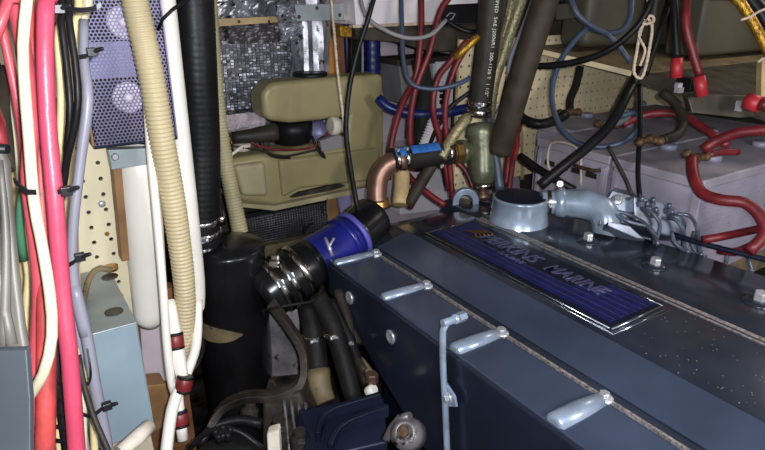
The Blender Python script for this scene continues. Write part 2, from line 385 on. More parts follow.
# small round stain-free drain stubs + fuel pipe with elbow
pp = [HX(462, 317, .53), HX(447, 322, .495), HX(443, 330, .49), HX(443, 365, .49), HX(445, 400, .49), HX(446, 425, .49), HX(448, 470, .49)]
pipe = obj('fuel_pipe', MB().tube(pp, .0052, 12), 'engs', eng)
mb = MB().hexn(HX(458, 318, .52) + V((.0, 0, 0)), X, .008, .014)
mb.lathe(pp[1] + V((-.0, 0, 0)), X, [(-.008, .006), (.012, .006), (.012, .008), (.02, .008)], 10)
obj('pipe_union', mb, 'engs', pipe)
p = HX(450, 397, .497)
mb = MB().prism([p + V((0, dy, dz)) for dy, dz in ((.012, .024), (.018, .0), (.006, -.02), (-.02, -.004), (-.014, .012))], (-.004, 0, 0))
br = obj('pipe_bracket', mb, 'engs', pipe, bevel=.001)
obj('bracket_bolt', MB().lathe(p - X * .003, -X, [(0, .010), (.003, .010), (.004, .007)], 16).hexn(p - X * .004, -X, .006, .008), 'sbolt', br)
# bolts on rear cover
for px, py, s_ in ((588, 240, 1.0), (655, 265, 1.0), (760, 301, 1.15)):
    p = HZ(px, py, 1.012)
    bo = obj('cover_bolt', MB().hexn(p, Zv, .0105 * s_, .015 * s_), 'sbolt', eng)
    obj('washer', MB().lathe(p - Zv * .003, Zv, [(0, .0245 * s_), (.003, .0245 * s_), (.006, .015 * s_)], 24), 'engt', bo)
# paint blisters near dome
# nameplate
z0 = 1.0165
npt = obj('nameplate', MB().bb((.737, .488, z0 - .003), (.872, .965, z0 + .001)), 'plate', eng, bevel=.006)
fr = MB()
fr.tube([(.737, .490, z0), (.737, .965, z0)], .0016, 8, sharp=True); fr.tube([(.737, .487, z0), (.872, .487, z0)], .0020, 8, sharp=True)
fr.tube([(.872, .487, z0), (.872, .60, z0)], .0013, 8, sharp=True)
fr.tube([(.730, .478, z0 - .002), (.88, .478, z0 - .002)], .0012, 8, sharp=True); fr.tube([(.730, .478, z0 - .002), (.730, .955, z0 - .002)], .0008, 8, sharp=True)
fr.tube([(.737, .965, z0), (.872, .965, z0)], .0010, 8, sharp=True)
obj('plate_rim', fr, 'chrome', npt, label='bright chipped metal rim')
for k in range(7):   # stripes; only the lower three run the whole length
    x0 = .750 + k * .0163
    y1 = .955 if k < 3 else .585 + .010 * (6 - k)
    obj('stripe', MB().bb((x0, .50, z0 + .001), (x0 + .0135, y1, z0 + .0018)), 'stripe', npt)
    obj('stripe_line', MB().bb((x0 + .0142, .50, z0 + .001), (x0 + .0150, y1, z0 + .0019)), 'letter', npt)
obj('stripe', MB().bb((.80, .90, z0 + .001), (.865, .955, z0 + .0016)), 'stripe', npt)
def text_mesh(body, size, fn, m, parent, name, extrude=.0006, shear=.25, bold=0.0, space=1.0):
    cu = bpy.data.curves.new(name, 'FONT'); cu.body = body; cu.size = size; cu.extrude = extrude; cu.shear = shear; cu.offset = bold; cu.space_character = space
    to = bpy.data.objects.new('tmp', cu); C.objects.link(to)
    bpy.context.view_layer.update()
    me = bpy.data.meshes.new_from_object(to.evaluated_get(bpy.context.evaluated_depsgraph_get()))
    bpy.data.objects.remove(to)
    base = rootloc(parent)
    for v in me.vertices: v.co = fn(v.co) - base
    me.materials.clear(); me.materials.append(M[m]); me.name = name
    o = bpy.data.objects.new(name, me); C.objects.link(o); o.parent = parent
    return o
def onplate(x0, y0, sx=1): return lambda c: V((x0 + c.y, y0 - c.x * sx, z0 + .0025 + c.z))
text_mesh('PERKINS', .052, onplate(.812, .885, .80), 'letter', npt, 'lettering', bold=.0008)
text_mesh('SABRE', .018, onplate(.790, .80, 1.3), 'letter', npt, 'lettering')
text_mesh('MARINE', .046, onplate(.812, .700, .78), 'letter', npt, 'lettering', bold=.0008)
em = MB()
for k in range(5):
    a = [V((.815 + k * .008, .925 - k * .004, z0 + .003)), V((.82 + k * .008, .90 - k * .004, z0 + .003)), V((.813 + k * .008, .888 - k * .004, z0 + .003))]
    em.tube(a, .0014, 6)
obj('plate_emblem', em, 'brass', npt, label='worn gold emblem')
# dome filler cap
dc = V((.972, .922, 1.0))
dome = obj('air_inlet_housing', MB().lathe(dc, Zv, [(0, .069), (.004, .071), (.008, .068), (.035, .064), (.063, .062), (.066, .0635), (.070, .0625), (.0705, .058)], 40), 'engs', eng)
obj('housing_lid', MB().lathe(dc + Zv * .0703, Zv, [(0, .0585), (.001, .0585), (.0015, .055), (.0022, .02), (.0022, .0005)], 40), 'engd', dome)
# hose from dome to the right
e = [(540, 201, 1.37), (553, 202, 1.37), (570, 203, 1.36), (588, 205, 1.345), (601, 211, 1.33), (606, 222, 1.32), (604, 235, 1.32)]
ep = obj('inlet_pipe', MB().tube(PP(e), [.023, .028, .032, .034, .034, .032, .026], 24), 'engs', eng)
ax = P(562, 202, 1.365) - P(550, 202, 1.37)
clamp_on(ep, P(549, 202, 1.37), ax, .0255, .010, False)
cl = obj('hose_clamp', MB().lathe(P(560, 202.5, 1.365) - ax.normalized() * .01, ax, [(0, .026), (0, .0325), (.02, .0345), (.02, .027)], 24), 'engs', ep)
s_ = P(560, 184, 1.36)
obj('clamp_screw', MB().lathe(s_ + (s_ - CAM).normalized() * .012, CAM - s_, [(0, .009), (.016, .009), (.018, .006)], 14), 'sbolt', cl)
# lifting eye
ez = []
c0 = P(466, 202, 1.50); u_ = cR; 
pts = []
for k in range(13):
    th = math.pi * (1 - k / 12); pts.append((math.cos(th), math.sin(th)))
outer = [V(c0) + cR * a * .033 + Zv * b * .034 for a, b in pts]; inner = [V(c0) + cR * a * .017 + Zv * b * .018 for a, b in pts]
poly = [outer[0] - Zv * .022] + outer + [outer[-1] - Zv * .022, inner[-1] - Zv * .022] + inner[::-1] + [inner[0] - Zv * .022]
mb = MB(); n = 13
vs = []; fs = []
o_ = [outer[0] - Zv * .03] + outer + [outer[-1] - Zv * .03]; i_ = [inner[0] - Zv * .03] + inner + [inner[-1] - Zv * .03]
for a, b in zip(o_, i_): vs += [a, b, a + cF * .02, b + cF * .02]
for k in range(len(o_) - 1):
    a = 4 * k; b = a + 4
    fs += [[a, a + 1, b + 1, b], [a + 2, b + 2, b + 3, a + 3], [a, b, b + 2, a + 2], [a + 1, a + 3, b + 3, b + 1]]
fs += [[0, 2, 3, 1], [len(vs) - 4, len(vs) - 3, len(vs) - 1, len(vs) - 2]]
obj('lifting_eye', MB().add(vs, fs), 'engs', eng, bevel=.002)
obj('eye_base', MB().bb(c0 + V((-.02, -.02, -.05)), c0 + V((.035, .03, -.030))), 'engd', eng, bevel=.003)
# injection gear at the rear side of the engine
pump = MB()
pump.prism([P(*q, 1.33) for q in ((603, 205), (612, 190), (632, 195), (640, 203), (638, 226), (606, 222))], V((.05, .03, -.01)))
pm = obj('injection_pump', pump, 'engi', eng, bevel=.003)
p = P(617, 200, 1.325); a_ = (CAM - p).normalized() + Zv * .7
obj('pump_bolt', MB().lathe(p, a_, [(0, .012), (.003, .012), (.004, .008)], 14).hexn(p, a_, .007, .010), 'sbolt', pm)
mb = MB().prism([P(*q, 1.30) for q in ((633, 196), (655, 199), (676, 208), (690, 224), (684, 240), (650, 232), (634, 216))], V((.03, .04, -.03)))
obj('pump_head', mb, 'engi', eng, bevel=.004)
for k, (a, b) in enumerate(((641, 201), (646, 206), (655, 212), (668, 208), (671, 214), (652, 202))):
    p = P(a, b + 5, 1.295); obj('pump_union', MB().hexn(p, Zv, .0075, .010).lathe(p + Zv * .01, Zv, [(0, .005), (.012, .0045)], 10), 'engi', eng)
pumpm = mb
pipes = [
 [(600, 226, 1.30), (602, 217, 1.30), (612, 214, 1.30), (630, 222, 1.28), (650, 228, 1.27), (656, 240, 1.25)],
 [(604, 222, 1.31), (616, 212, 1.31), (636, 218, 1.29), (652, 233, 1.27), (655, 243, 1.25)],
 [(633, 218, 1.29), (643, 222, 1.28), (655, 236, 1.25), (658, 245, 1.24)],
 [(641, 208, 1.30), (652, 213, 1.28), (660, 224, 1.27), (658, 234, 1.26), (656, 243, 1.25)],
 [(668, 218, 1.28), (676, 220, 1.27), (683, 230, 1.26), (684, 246, 1.24), (688, 252, 1.23)],
 [(676, 214, 1.28), (690, 216, 1.27), (697, 228, 1.25), (698, 244, 1.23), (702, 256, 1.21)],
 [(672, 232, 1.26), (674, 241, 1.245), (682, 249, 1.235), (690, 252, 1.22)],
 [(694, 232, 1.25), (692, 244, 1.235), (698, 254, 1.225), (706, 257, 1.21)],
 [(716, 246, 1.22), (725, 249, 1.21), (727, 256, 1.205), (725, 266, 1.19)],
 [(738, 252, 1.20), (746, 255, 1.19), (749, 262, 1.18), (752, 272, 1.16)],
]
for q in pipes: obj('injector_pipe', MB().tube(PP(q), .0042, 8, .006), 'engi', eng)
obj('fuel_rail', MB().tube(PP([(672, 234, 1.26), (700, 243, 1.22), (735, 252, 1.18), (780, 263, 1.13)]), .006, 8), 'engd', eng)
mb = MB().prism([P(*q, 1.27) for q in ((608, 221), (630, 226), (646, 240), (636, 238), (608, 226))], V((.01, .02, -.02)))
obj('pipe_cover', mb, 'engi', eng, bevel=.002)
# dark lower casting seen left of the engine
# scattered dust & paint chips on the cover
ch = MB()
for k in range(150):
    x = random.choice([random.uniform(.52, .59), random.uniform(.73, .88), random.uniform(.72, .9)]); y = random.uniform(.15, .6) if x > .7 else random.uniform(.3, .95)
    z = 1.0005 if x < .6 else 1.0145
    if x > .6 and .47 < y < .98: y = random.uniform(.2, .46)
    s_ = random.uniform(.0004, .0012)
    ch.lathe((x, y, z), Zv, [(0, s_), (.0006, s_ * .6)], 5)
obj('paint_chips', ch, 'gask', eng, kind='stuff')

# far-end exhaust elbow of engine (dark, with violet band) and blue hose
ex = thing('exhaust_hose', 'bright blue and black exhaust hose with steel clamps, between canister and engine', 'hose', P(312, 275, 1.2))
hp = PP([(372, 218, 1.36), (352, 236, 1.31), (330, 252, 1.28), (300, 270, 1.24), (276, 287, 1.22), (262, 298, 1.21)])
obj('elbow', MB().tube([hp[0], hp[0].lerp(hp[1], .5), hp[1]], [.050, .050, .050], 24), 'glossb', ex, label='dark painted outlet elbow')
obj('blue_sleeve', MB().tube([hp[1], hp[2], hp[2].lerp(hp[3], .75)], [.050, .053, .054], 28), 'blueb', ex, label='bright blue silicone sleeve')
obj('rubber_sleeve', MB().tube([hp[2].lerp(hp[3], .6), hp[3], hp[4], hp[5]], [.055, .056, .056, .052], 28), 'glossb', ex, label='glossy black rubber sleeve')
ax = hp[3] - hp[4]
for t, r_ in ((.05, .0565), (.55, .0565), (.95, .0565)): clamp_on(ex, hp[3].lerp(hp[4], t), ax, r_, .014, t > .5)
obj('band', MB().lathe(hp[1].lerp(hp[2], .0), hp[1] - hp[2], [(0, .050), (.0, .0545), (.010, .055), (.010, .051)], 28), 'purple', ex, label='violet-blue band')
obj('band', MB().lathe(hp[1].lerp(hp[2], .42), hp[1] - hp[2], [(0, .049), (.0, .0555), (.012, .056), (.012, .05)], 28), 'blueb', ex)
p0 = P(327, 240, 1.22)
mb = MB().tube(PP([(325, 238, 1.235), (329, 246, 1.225), (332, 256, 1.225)]), .004, 8).tube(PP([(320, 251, 1.23), (329, 247, 1.225), (334, 238, 1.23)]), .0028, 8).hexn(P(330, 250, 1.228), CAM - P(330, 250, 1.22) + Zv, .005, .006)
obj('bolt_clip', mb, 'sbolt', ex)
mb = MB().hexn(P(270, 265, 1.19), cR, .011, .02).hexn(P(272, 258, 1.19), cR, .007, .014)
obj('clamp_bolt', mb, 'clamp', ex)

# ------------------------------------------------------------------ MUFFLER + big exhaust hose
mc = P(227, 246, 1.20)
mu = thing('muffler_canister', 'large glossy black water-lift muffler canister left of the engine', 'muffler', (mc.x, mc.y, .46))
H = mc.z - .46
prof = [(0, .068), (.01, .071), (H - .012, .073), (H - .006, .075), (H, .0735), (H + .004, .068), (H + .010, .035), (H + .011, .001)]
obj('canister', MB().lathe((mc.x, mc.y, .46), Zv, prof, 40), 'glossb', mu)
hc = P(202, 232, 1.17)
obj('inlet_neck', MB().lathe((hc.x, hc.y, mc.z - .01), Zv, [(0, .034), (.005, .032), (.05, .031)], 28), 'glossb', mu)
# bare patch wrapped on the canister
def wrap(cx, cy, r, th0, th1, f0, f1, n=14):
    vs = []; fs = []
    for i in range(n + 1):
        t = i / n; th = th0 + (th1 - th0) * t
        for z_ in (f0(t), f1(t)):
            for rr in (r, r + .0015): vs.append(V((cx + math.cos(th) * rr, cy + math.sin(th) * rr, z_)))
    for i in range(n):
        a = 4 * i; b = a + 4
        fs += [[a + 1, b + 1, b + 3, a + 3], [a, a + 2, b + 2, b], [a, b, b + 1, a + 1], [a + 2, a + 3, b + 3, b + 2]]
    return MB().add(vs, fs)
pz = P(212, 355, 1.13).z
dirc = (CAM - mc); th = math.atan2(dirc.y, dirc.x)
obj('worn_patch', wrap(mc.x, mc.y, .0728, th - 1.15, th + .18, lambda t: pz - .016 + .016 * t ** 4, lambda t: pz + .020 - .018 * t ** 3), 'beig', mu, label='bare tan patch')
obj('outlet_fitting', MB().lathe((P(222, 224, 1.21)), Zv, [(0, .008), (.02, .008), (.02, .006), (.028, .006)], 12), 'clamp', mu)
bh = thing('exhaust_riser', 'thick black corrugated exhaust hose rising from the canister', 'hose', (hc.x, hc.y, mc.z + .012))
hh = [P(190, -60, 1.02) + V((0, 0, .2))] + PP([(190, -60, 1.02), (193, 0, 1.04), (197, 75, 1.08), (201, 150, 1.13)]) + [V((hc.x, hc.y, mc.z + .045)), V((hc.x, hc.y, mc.z + .014))]
obj('hose_wall', MB().tube(hh, [.036, .036, .036, .036, .0355, .035, .035], 28, .0025, wave=(.0035, .011)), 'black', bh)
for zz in (.035, .06): clamp_on(bh, (hc.x, hc.y, mc.z + zz), Zv, .0352, .013, zz < .05)

# ------------------------------------------------------------------ LEFT BULKHEAD
# pegboard at y ~1.0 (facing the camera)
yb = 1.02
pl = HY(60, 40, yb); 
def keep_l(cx, cy): return True
lp = thing('perforated_board', 'cream pegboard with dark holes behind the cables at left', 'pegboard', (.04, yb, 1.0))
pb = perforated((-.10, yb, .95), X, Zv, 11, 27, .0262, .0036, thick=.004)
obj('board_sheet', pb, 'peg', lp)
obj('board_backing', MB().bb((-.10, yb + .004, .95), (.19, yb + .012, 1.657)), 'grime', lp)  # dark backing: shade inside the holes put into its colour
p = HY(102, 204, yb)
obj('screw', MB().lathe(p, -Yv, [(0, .006), (.002, .005), (.003, .002)], 12), 'sbolt', lp)
obj('screw', MB().lathe(HY(107, 234, yb), -Yv, [(0, .004), (.002, .003)], 10), 'brass', lp)
# lower bulkhead
obj('wall_front', MB().bb((-.56, 1.035, .42), (.215, 1.06, 1.0)), 'dwood', kind='structure')
# timber post right of pegboard
a = HY(117, 160, .99); b = HY(126, 262, .99)
obj('timber_block', MB().prism([HY(112, 160, .985), HY(121, 160, .985), HY(132, 260, .985), HY(122, 262, .985)], (0, .03, 0)), 'twood', None, 'brown timber edge strip beside the pegboard', 'timber', bevel=.002)
# steel junction box
sb = thing('steel_junction_box', 'galvanised steel junction box with knockouts below the pegboard', 'junction box', (.10, .97, .78))
zt = HY(137, 322, .80).z
x0, x1 = HY(84, 336, .80).x - .02, HY(137, 322, .80).x
zt = HZ(137, 322, zt).z
yback = 1.015
yf = .80
def bx(z): return [V((x0, yf, z)), V((x1, yf, z)), V((x1, yback, z)), V((x0, yback, z))]
zb = HY(147, 432, .80).z
obj('box_body', MB().prism(bx(zb), (0, 0, zt - zb)), 'steel', sb, bevel=.0015)
obj('box_front_cover', MB().bb((x0 + .002, yf - .002, zb + .002), (x1 - .002, yf, zt - .002)), 'gbox', sb, bevel=.001, label='flat blue-grey front cover')
for q in ((114, 312), (110, 277)):
    p = HZ(*q, zt); obj('knockout', MB().lathe(p, Zv, [(0, .0125), (.0015, .0125), (.0015, .010), (.0004, .0095)], 20), 'shelfd', sb)
p = HZ(118, 321, zt)
obj('conduit_bushing', MB().lathe(HZ(112, 270, zt + .004), Zv, [(0, .01), (.008, .01), (.008, .007)], 16), 'brass', sb)
cable('flexible_wire', 'beige wire curling out of the steel junction box top', 'wire', 'yell', 3.2, [(117, 322, .862), (108, 322, .86), (97, 326, .85), (88, 335, .82), (84, 350, .79)])
cable('flexible_wire', 'brown wire looped across the back of the steel box top', 'wire', 'beig', 3, [(112, 270, .95), (100, 268, .94), (90, 277, .92), (84, 300, .88), (80, 325, .8)])
# perforated equipment box (power supply) with fans behind
ps = thing('perforated_fan_box', 'violet-grey perforated metal box with round fans, behind beige conduit', 'equipment box', HY(130, 145, .97))
dq = .95
yq = .97
tl = HY(97, -30, yq); bl = HY(104, 145, yq); brr = HY(176, 143, yq); tr = HY(157, -30, yq)
ws = brr.x - bl.x
pitch = .0056
nx = int((brr.x - bl.x + .004) / pitch); ny = int((HY(110, -40, yq).z - bl.z) / (pitch * .866))
orgp = V((bl.x - .012, yq, bl.z))
pf = perforated(orgp, X, Zv, nx + 2, ny, pitch, .00205, True, .0012)
obj('perforated_sheet', pf, 'perf', ps, kind='stuff')
wq = (nx + 2.5) * pitch
obj('back_plate', MB().bb((orgp.x, yq + .012, orgp.z), (orgp.x + wq, yq + .03, orgp.z + ny * pitch * .866)), 'hole', ps)  # near-black plate, shade of the box interior put into its colour
for (a, b) in ((123, 22), (128, 97)):
    p = HY(a, b, yq + .006); obj('fan', MB().lathe(p + Yv * .004, -Yv, [(0, .023), (.008, .023), (.009, .019), (.009, .006), (.011, .006), (.011, .001)], 28), 'fan', ps, label='pale round fan')
p = HY(95, 42, yq + .008); p2 = HY(150, 75, yq + .008)
obj('inner_plate', MB().bb((orgp.x + .004, yq + .005, p2.z), (p2.x, yq + .010, p.z)), 'psu', ps, label='lilac metal plate')
obj('side_edge', MB().bb((orgp.x + wq - .001, yq - .001, orgp.z), (orgp.x + wq + .001, yq + .03, orgp.z + ny * pitch * .866)), 'perf', ps)
obj('side_edge', MB().bb((orgp.x - .004, yq - .001, orgp.z), (orgp.x - .001, yq + .03, orgp.z + ny * pitch * .866)), 'twood', ps, label='brass-coloured edge')
obj('bottom_edge', MB().bb((orgp.x - .002, yq - .003, orgp.z - .004), (orgp.x + wq, yq + .03, orgp.z)), 'engd', ps)
# steel strap under it + white trunking
stp = MB().prism([HY(108, 150, .965), HY(150, 148, .965), HY(152, 164, .965), (HY(112, 170, .965))], (0, .02, 0))
so = obj('metal_bracket', stp, 'steel', None, 'thin silver metal bracket under the perforated box', 'bracket', bevel=.0012)
obj('screw', MB().lathe(HY(115, 157, .965), -Yv, [(0, .006), (.003, .004)], 12), 'sbolt', so)
wt = [(138, 150, .97), (139, 170, .97), (144, 230, 1.0), (149, 290, 1.03), (150, 318, 1.04), (150, 325, 1.045)]
obj('white_duct', MB().tube(PP(wt), [.031, .032, .031, .029, .026, .016], 24), 'pvc', None, 'short fat white plastic duct with rounded closed end, behind cables', 'duct')
wt = [(163, -40, .93), (166, 0, .95), (176, 100, 1.0), (186, 200, 1.04), (194, 280, 1.08), (195, 308, 1.09), (195, 316, 1.09)]
obj('white_pipe', MB().tube(PP(wt), [.015, .015, .017, .019, .019, .017, .009], 20), 'pvc', None, 'long white plastic pipe running behind the beige corrugated conduit', 'pipe')
cable('corrugated_conduit', 'beige corrugated conduit running down over the perforated box', 'conduit', 'conduit', [13, 13, 12.6, 12.2, 11.5, 10, 9], [(128, -40, .78), (135, 0, .79), (151, 73, .82), (163, 145, .86), (175, 212, .90), (185, 295, .95), (183, 365, .99)], n=20, step=.0012, wave=(.05, .0062))
cable('corrugated_conduit', 'beige corrugated conduit emerging behind the thick black riser', 'conduit', 'conduit2', [7, 7, 7.5, 8], [(208, -30, 1.2), (214, 60, 1.24), (222, 140, 1.3), (240, 232, 1.36)], n=16, step=.0014, wave=(.05, .0068))
# thin white pipes and couplings
cable('thin_white_pipe', 'thin white pipe hanging left of the beige corrugated conduit', 'pipe', 'pvc', 4.2, [(146, 80, .84), (150, 145, .86), (157, 220, .88), (163, 290, .90), (167, 345, .91), (172, 385, .93), (178, 400, .95)])
wp = thing('jointed_white_pipe', 'white pipe with maroon couplings at lower left of canister', 'pipe', P(172, 450, .9))
cable('upper_section', None, None, 'pvc', [5, 7, 7, 6], [(170, 300, .94), (175, 335, .93), (179, 360, .93), (183, 380, .93)], parent=wp)
cable('lower_section', None, None, 'pvc', [5.5, 6, 6], [(183, 380, .93), (172, 410, .91), (164, 470, .88)], parent=wp)
cable('side_section', None, None, 'pvc', [4.5, 5, 5], [(198, 300, .99), (196, 345, .97), (185, 378, .94)], parent=wp)
cable('drop_section', None, None, 'pvc', 5.5, [(177, 392, .95), (180, 418, .95), (183, 440, .95)], parent=wp)
for (a, b, d, t) in ((175.5, 341, .93, (3, 25)), (184, 384, .925, (-4, 20)), (180, 419, .945, (3, 22))):
    p = P(a, b, d); ax = P(a + t[0], b + t[1], d) - p; ax.normalize()
    cp = obj('coupling', MB().lathe(p - ax * .010, ax, [(0, .0115), (.002, .0128), (.018, .0128), (.02, .0115)], 18), 'rbrown', wp)
    obj('rubber_ring', MB().lathe(p - ax * .013, ax, [(0, .012), (.003, .0135), (.005, .012)], 18).lathe(p + ax * .008, ax, [(0, .012), (.003, .0135), (.005, .012)], 18), 'black', cp)
cable('black_wire', 'short black wire hooked behind the jointed white pipe', 'wire', 'black', 2, [(204, 340, 1.0), (203, 350, .98), (197, 365, .96), (186, 378, .95)])
# wood and grime below white duct
obj('plywood_panel', MB().prism([HY(140, 318, 1.03), HY(172, 318, 1.03), HY(176, 380, 1.03), HY(144, 382, 1.03)], (0, .004, 0)), 'lilacb', None, 'scuffed grey-pink panel between steel box and white pipes', 'panel')
obj('wood_block', MB().prism([HY(144, 386, .98), HY(166, 384, .98), HY(171, 405, .98), (HY(168, 425, .98)), HY(148, 436, .98)], (0, .045, 0)), 'twood', None, 'golden brown wood block at right of the steel box', 'wood block', bevel=.003)
cable('white_tube_end', 'dirty white tube end below the steel box', 'tube', 'wpipe', [7, 8, 7], [(150, 425, .80), (138, 437, .78), (120, 452, .76)])
obj('base_board', MB().prism([HY(112, 446, .93), HY(150, 432, .93), HY(156, 460, .93), HY(112, 470, .93)], (0, .03, 0)), 'peg', None, 'cream board edge beneath the steel junction box', 'board')
cable('black_wire', 'thin black wire crossing the top right corner of the perforated box', 'wire', 'black', 1.8, [(196, -20, .9), (172, 10, .88), (162, 20, .88), (158, 30, .89)])

# ------------------------------------------------------------------ LEFT CABLE RUN
G = 'cable bundle at the left edge'
cable('power_cable', 'thickest bright pink-red cable, foremost of the bundle', 'cable', 'pink', 8.2, [(48, -30, .50), (46, 0, .50), (45, 56, .50), (48, 125, .51), (55, 201, .52), (62, 290, .54), (70, 361, .55), (76, 440, .57), (79, 480, .58)], G, n=14)
cable('power_cable', 'coral red cable running left of the foremost cream cable', 'cable', 'red', 7.6, [(8, -30, .53), (14, 0, .53), (25, 60, .53), (31, 125, .53), (29, 180, .54), (36, 240, .55), (40, 290, .56), (37, 360, .57), (33, 460, .58)], G, n=14)
cable('power_cable', 'coral red cable between the cream and pink-red cables, widest at bottom', 'cable', 'rust', [6, 6, 6, 7, 9, 9.5, 9.5], [(22, -30, .56), (32, 40, .56), (38, 120, .56), (43, 230, .56), (46, 320, .56), (46, 400, .56), (44, 480, .57)], G, n=14)
cable('power_cable', 'thin red cable at far upper left leaning into the bundle', 'cable', 'red', 4.6, [(-4, -10, .55), (1, 22, .55), (9, 60, .56), (18, 105, .57), (24, 150, .58), (27, 200, .59)], G)
cable('power_cable', 'red cable in the top left corner of the photo', 'cable', 'red', 5.5, [(16, -30, .49), (8, 0, .49), (0, 25, .49), (-10, 50, .49)], G)
cable('signal_cable', 'foremost cream cable twisting across the red ones', 'cable', 'white', 5.4, [(30, -30, .47), (27, 0, .47), (23, 45, .475), (25, 90, .48), (29, 140, .485), (34, 201, .49), (43, 250, .50), (50, 295, .50), (52, 335, .50), (44, 372, .505), (28, 398, .52), (10, 420, .54)], G, n=12)
cable('signal_cable', 'cream cable right behind the pink-red one at top', 'cable', 'yell', 4, [(36, -20, .57), (35, 20, .57), (38, 60, .58), (46, 100, .60), (56, 150, .62), (62, 200, .64)], G)
cable('signal_cable', 'yellowed cable between pink-red and black cables', 'cable', 'yell', 3.6, [(60, -20, .60), (58, 40, .60), (61, 90, .61), (60, 140, .62), (57, 190, .64), (58, 250, .65), (66, 310, .66), (75, 350, .67), (86, 385, .68), (93, 420, .69), (95, 470, .7)], G)
cable('signal_cable', 'yellow-cream cable right of the black pair at top', 'cable', 'yell', 4.2, [(78, -20, .64), (74, 30, .64), (68, 70, .65), (64, 120, .66), (62, 170, .67), (60, 220, .68)], G)
cable('signal_cable', 'pale cream cable slanting behind the upper cable tie', 'cable', 'white', 5, [(88, -20, .64), (82, 20, .65), (76, 60, .66), (70, 110, .67), (64, 170, .69), (58, 230, .70), (46, 280, .7)], G)
cable('signal_cable', 'yellowed cable emerging below the green wire', 'cable', 'yell', 4, [(22, 150, .66), (24, 190, .66), (27, 220, .66), (25, 250, .66), (29, 275, .66), (26, 310, .66), (24, 360, .66)], G)
cable('signal_cable', 'cream cable behind the leftmost red cables', 'cable', 'white', 5, [(12, 20, .65), (12, 60, .65), (14, 110, .65), (20, 160, .66), (26, 220, .67)], G)
cable('signal_cable', 'thin yellow cable beside the pink-red one at the bottom', 'cable', 'yell', 3.2, [(54, 340, .62), (60, 370, .62), (60, 400, .63), (58, 430, .63), (62, 470, .64)], G)
cable('signal_cable', 'thin cream cable right of the pink-red one near the bottom', 'cable', 'white', 3, [(64, 330, .6), (76, 350, .61), (82, 385, .62), (84, 420, .63), (84, 470, .64)], G)
cable('green_wire', 'green wire peeking out left of the red cables', 'wire', 'green', 4, [(26, 160, .62), (24, 185, .62), (21, 205, .62), (20, 228, .63), (24, 260, .65)], G)
cable('black_cable', 'left black cable of the upper tied pair', 'cable', 'black', 3.6, [(60, -20, .55), (61, 20, .55), (66, 60, .555), (70, 105, .56), (68, 140, .57), (65, 175, .58), (58, 215, .6)], G)
cable('black_cable', 'right black cable of the upper tied pair', 'cable', 'black', 3.6, [(66, -20, .54), (69, 20, .54), (75, 60, .545), (78, 100, .55), (74, 130, .56), (68, 155, .57), (62, 190, .59)], G)
cable('lavender_cable', 'lavender-grey cable passing right beside the pegboard', 'cable', 'lav', [4.6, 4.6, 5.4, 5, 5, 5.5, 5.8], [(84, 20, .60), (84, 60, .60), (88, 100, .60), (80, 165, .61), (73, 230, .62), (74, 285, .63), (86, 336, .64), (96, 390, .65), (104, 430, .66), (112, 480, .67)][:7], G, n=12)
cable('lavender_cable', 'lavender-grey cable curving over the steel box front', 'cable', 'lav', 5.8, [(74, 285, .63), (86, 333, .64), (96, 390, .65), (104, 430, .66), (114, 490, .67)], G, n=12)
cable('grey_wire', 'thin grey wire crossing bottom of the cable bundle', 'wire', 'hose', 3, [(78, 355, .6), (84, 385, .6), (93, 415, .6), (108, 450, .6), (120, 480, .6)], G)
cable('grey_wire', 'grey-violet wire behind the pink-red cable near bottom', 'wire', 'lav', 3, [(70, 300, .65), (80, 350, .66), (80, 400, .66), (90, 470, .66)], G)
cable('black_cable', 'black cable in shadow between coral and pink cables, bottom', 'cable', 'black', 4.5, [(54, 300, .6), (56, 345, .6), (57, 380, .6), (64, 430, .61), (70, 480, .62)], G)
def tie(label, pts, d, knob=None):
    t = thing('cable_tie', label, 'cable tie', P(pts[0][0], pts[0][1], d), 'cable ties round the left bundle')
    sp, _ = spline([P(a, b, d) for a, b in pts], .001, .004)
    obj('strap', MB().ribbon(sp, Zv, .0042, .0014), 'tie', t)
    if knob:
        p = P(*knob, d - .003); mb = MB().box(p, .009, .007, .008); mb.lathe(p, cR + Zv * .3, [(0, .003), (.012, .002)], 8)
        obj('tie_head', mb, 'tie', t, bevel=.001)
tie('uppermost black tie across the black pair', [(56, 9), (64, 8), (80, 10), (97, 8), (101, 4)], .53, (59, 9))
tie('black tie above the lavender cable beside the fan box', [(79, 57), (86, 56), (93, 52), (98, 47)], .58, (92, 52))
tie('black tie at mid height left of the cream cable', [(14, 180), (20, 186), (28, 192), (36, 192)], .475)
tie('black tie end behind pink-red cable beside the lavender one', [(58, 192), (63, 191), (68, 191)], .51, (66, 191))
tie('black tie around the lavender cable above the steel box', [(69, 265), (74, 262), (79, 257)], .60, (80, 257))
tie('looped black tie in front of the upper steel box front', [(78, 384), (88, 384), (91, 372), (88, 350)], .61)
tie('lowest black tie, knob in front of the steel box', [(82, 414), (92, 416), (104, 407)], .62, (107, 406))
for k in range(5): 
    a = 383 + k * 14 + random.uniform(-2, 2)
    tie(['short tie on dark cable, topmost of five stacked', 'short tie on dark cable, second down of five', 'short tie on dark cable, middle of five', 'short tie on dark cable, fourth down of five', 'short tie on dark cable, lowest of five'][k], [(50 + k * 1.2, a), (57 + k * 1.2, a + 1), (64 + k * 1.2, a + 4)], .585)
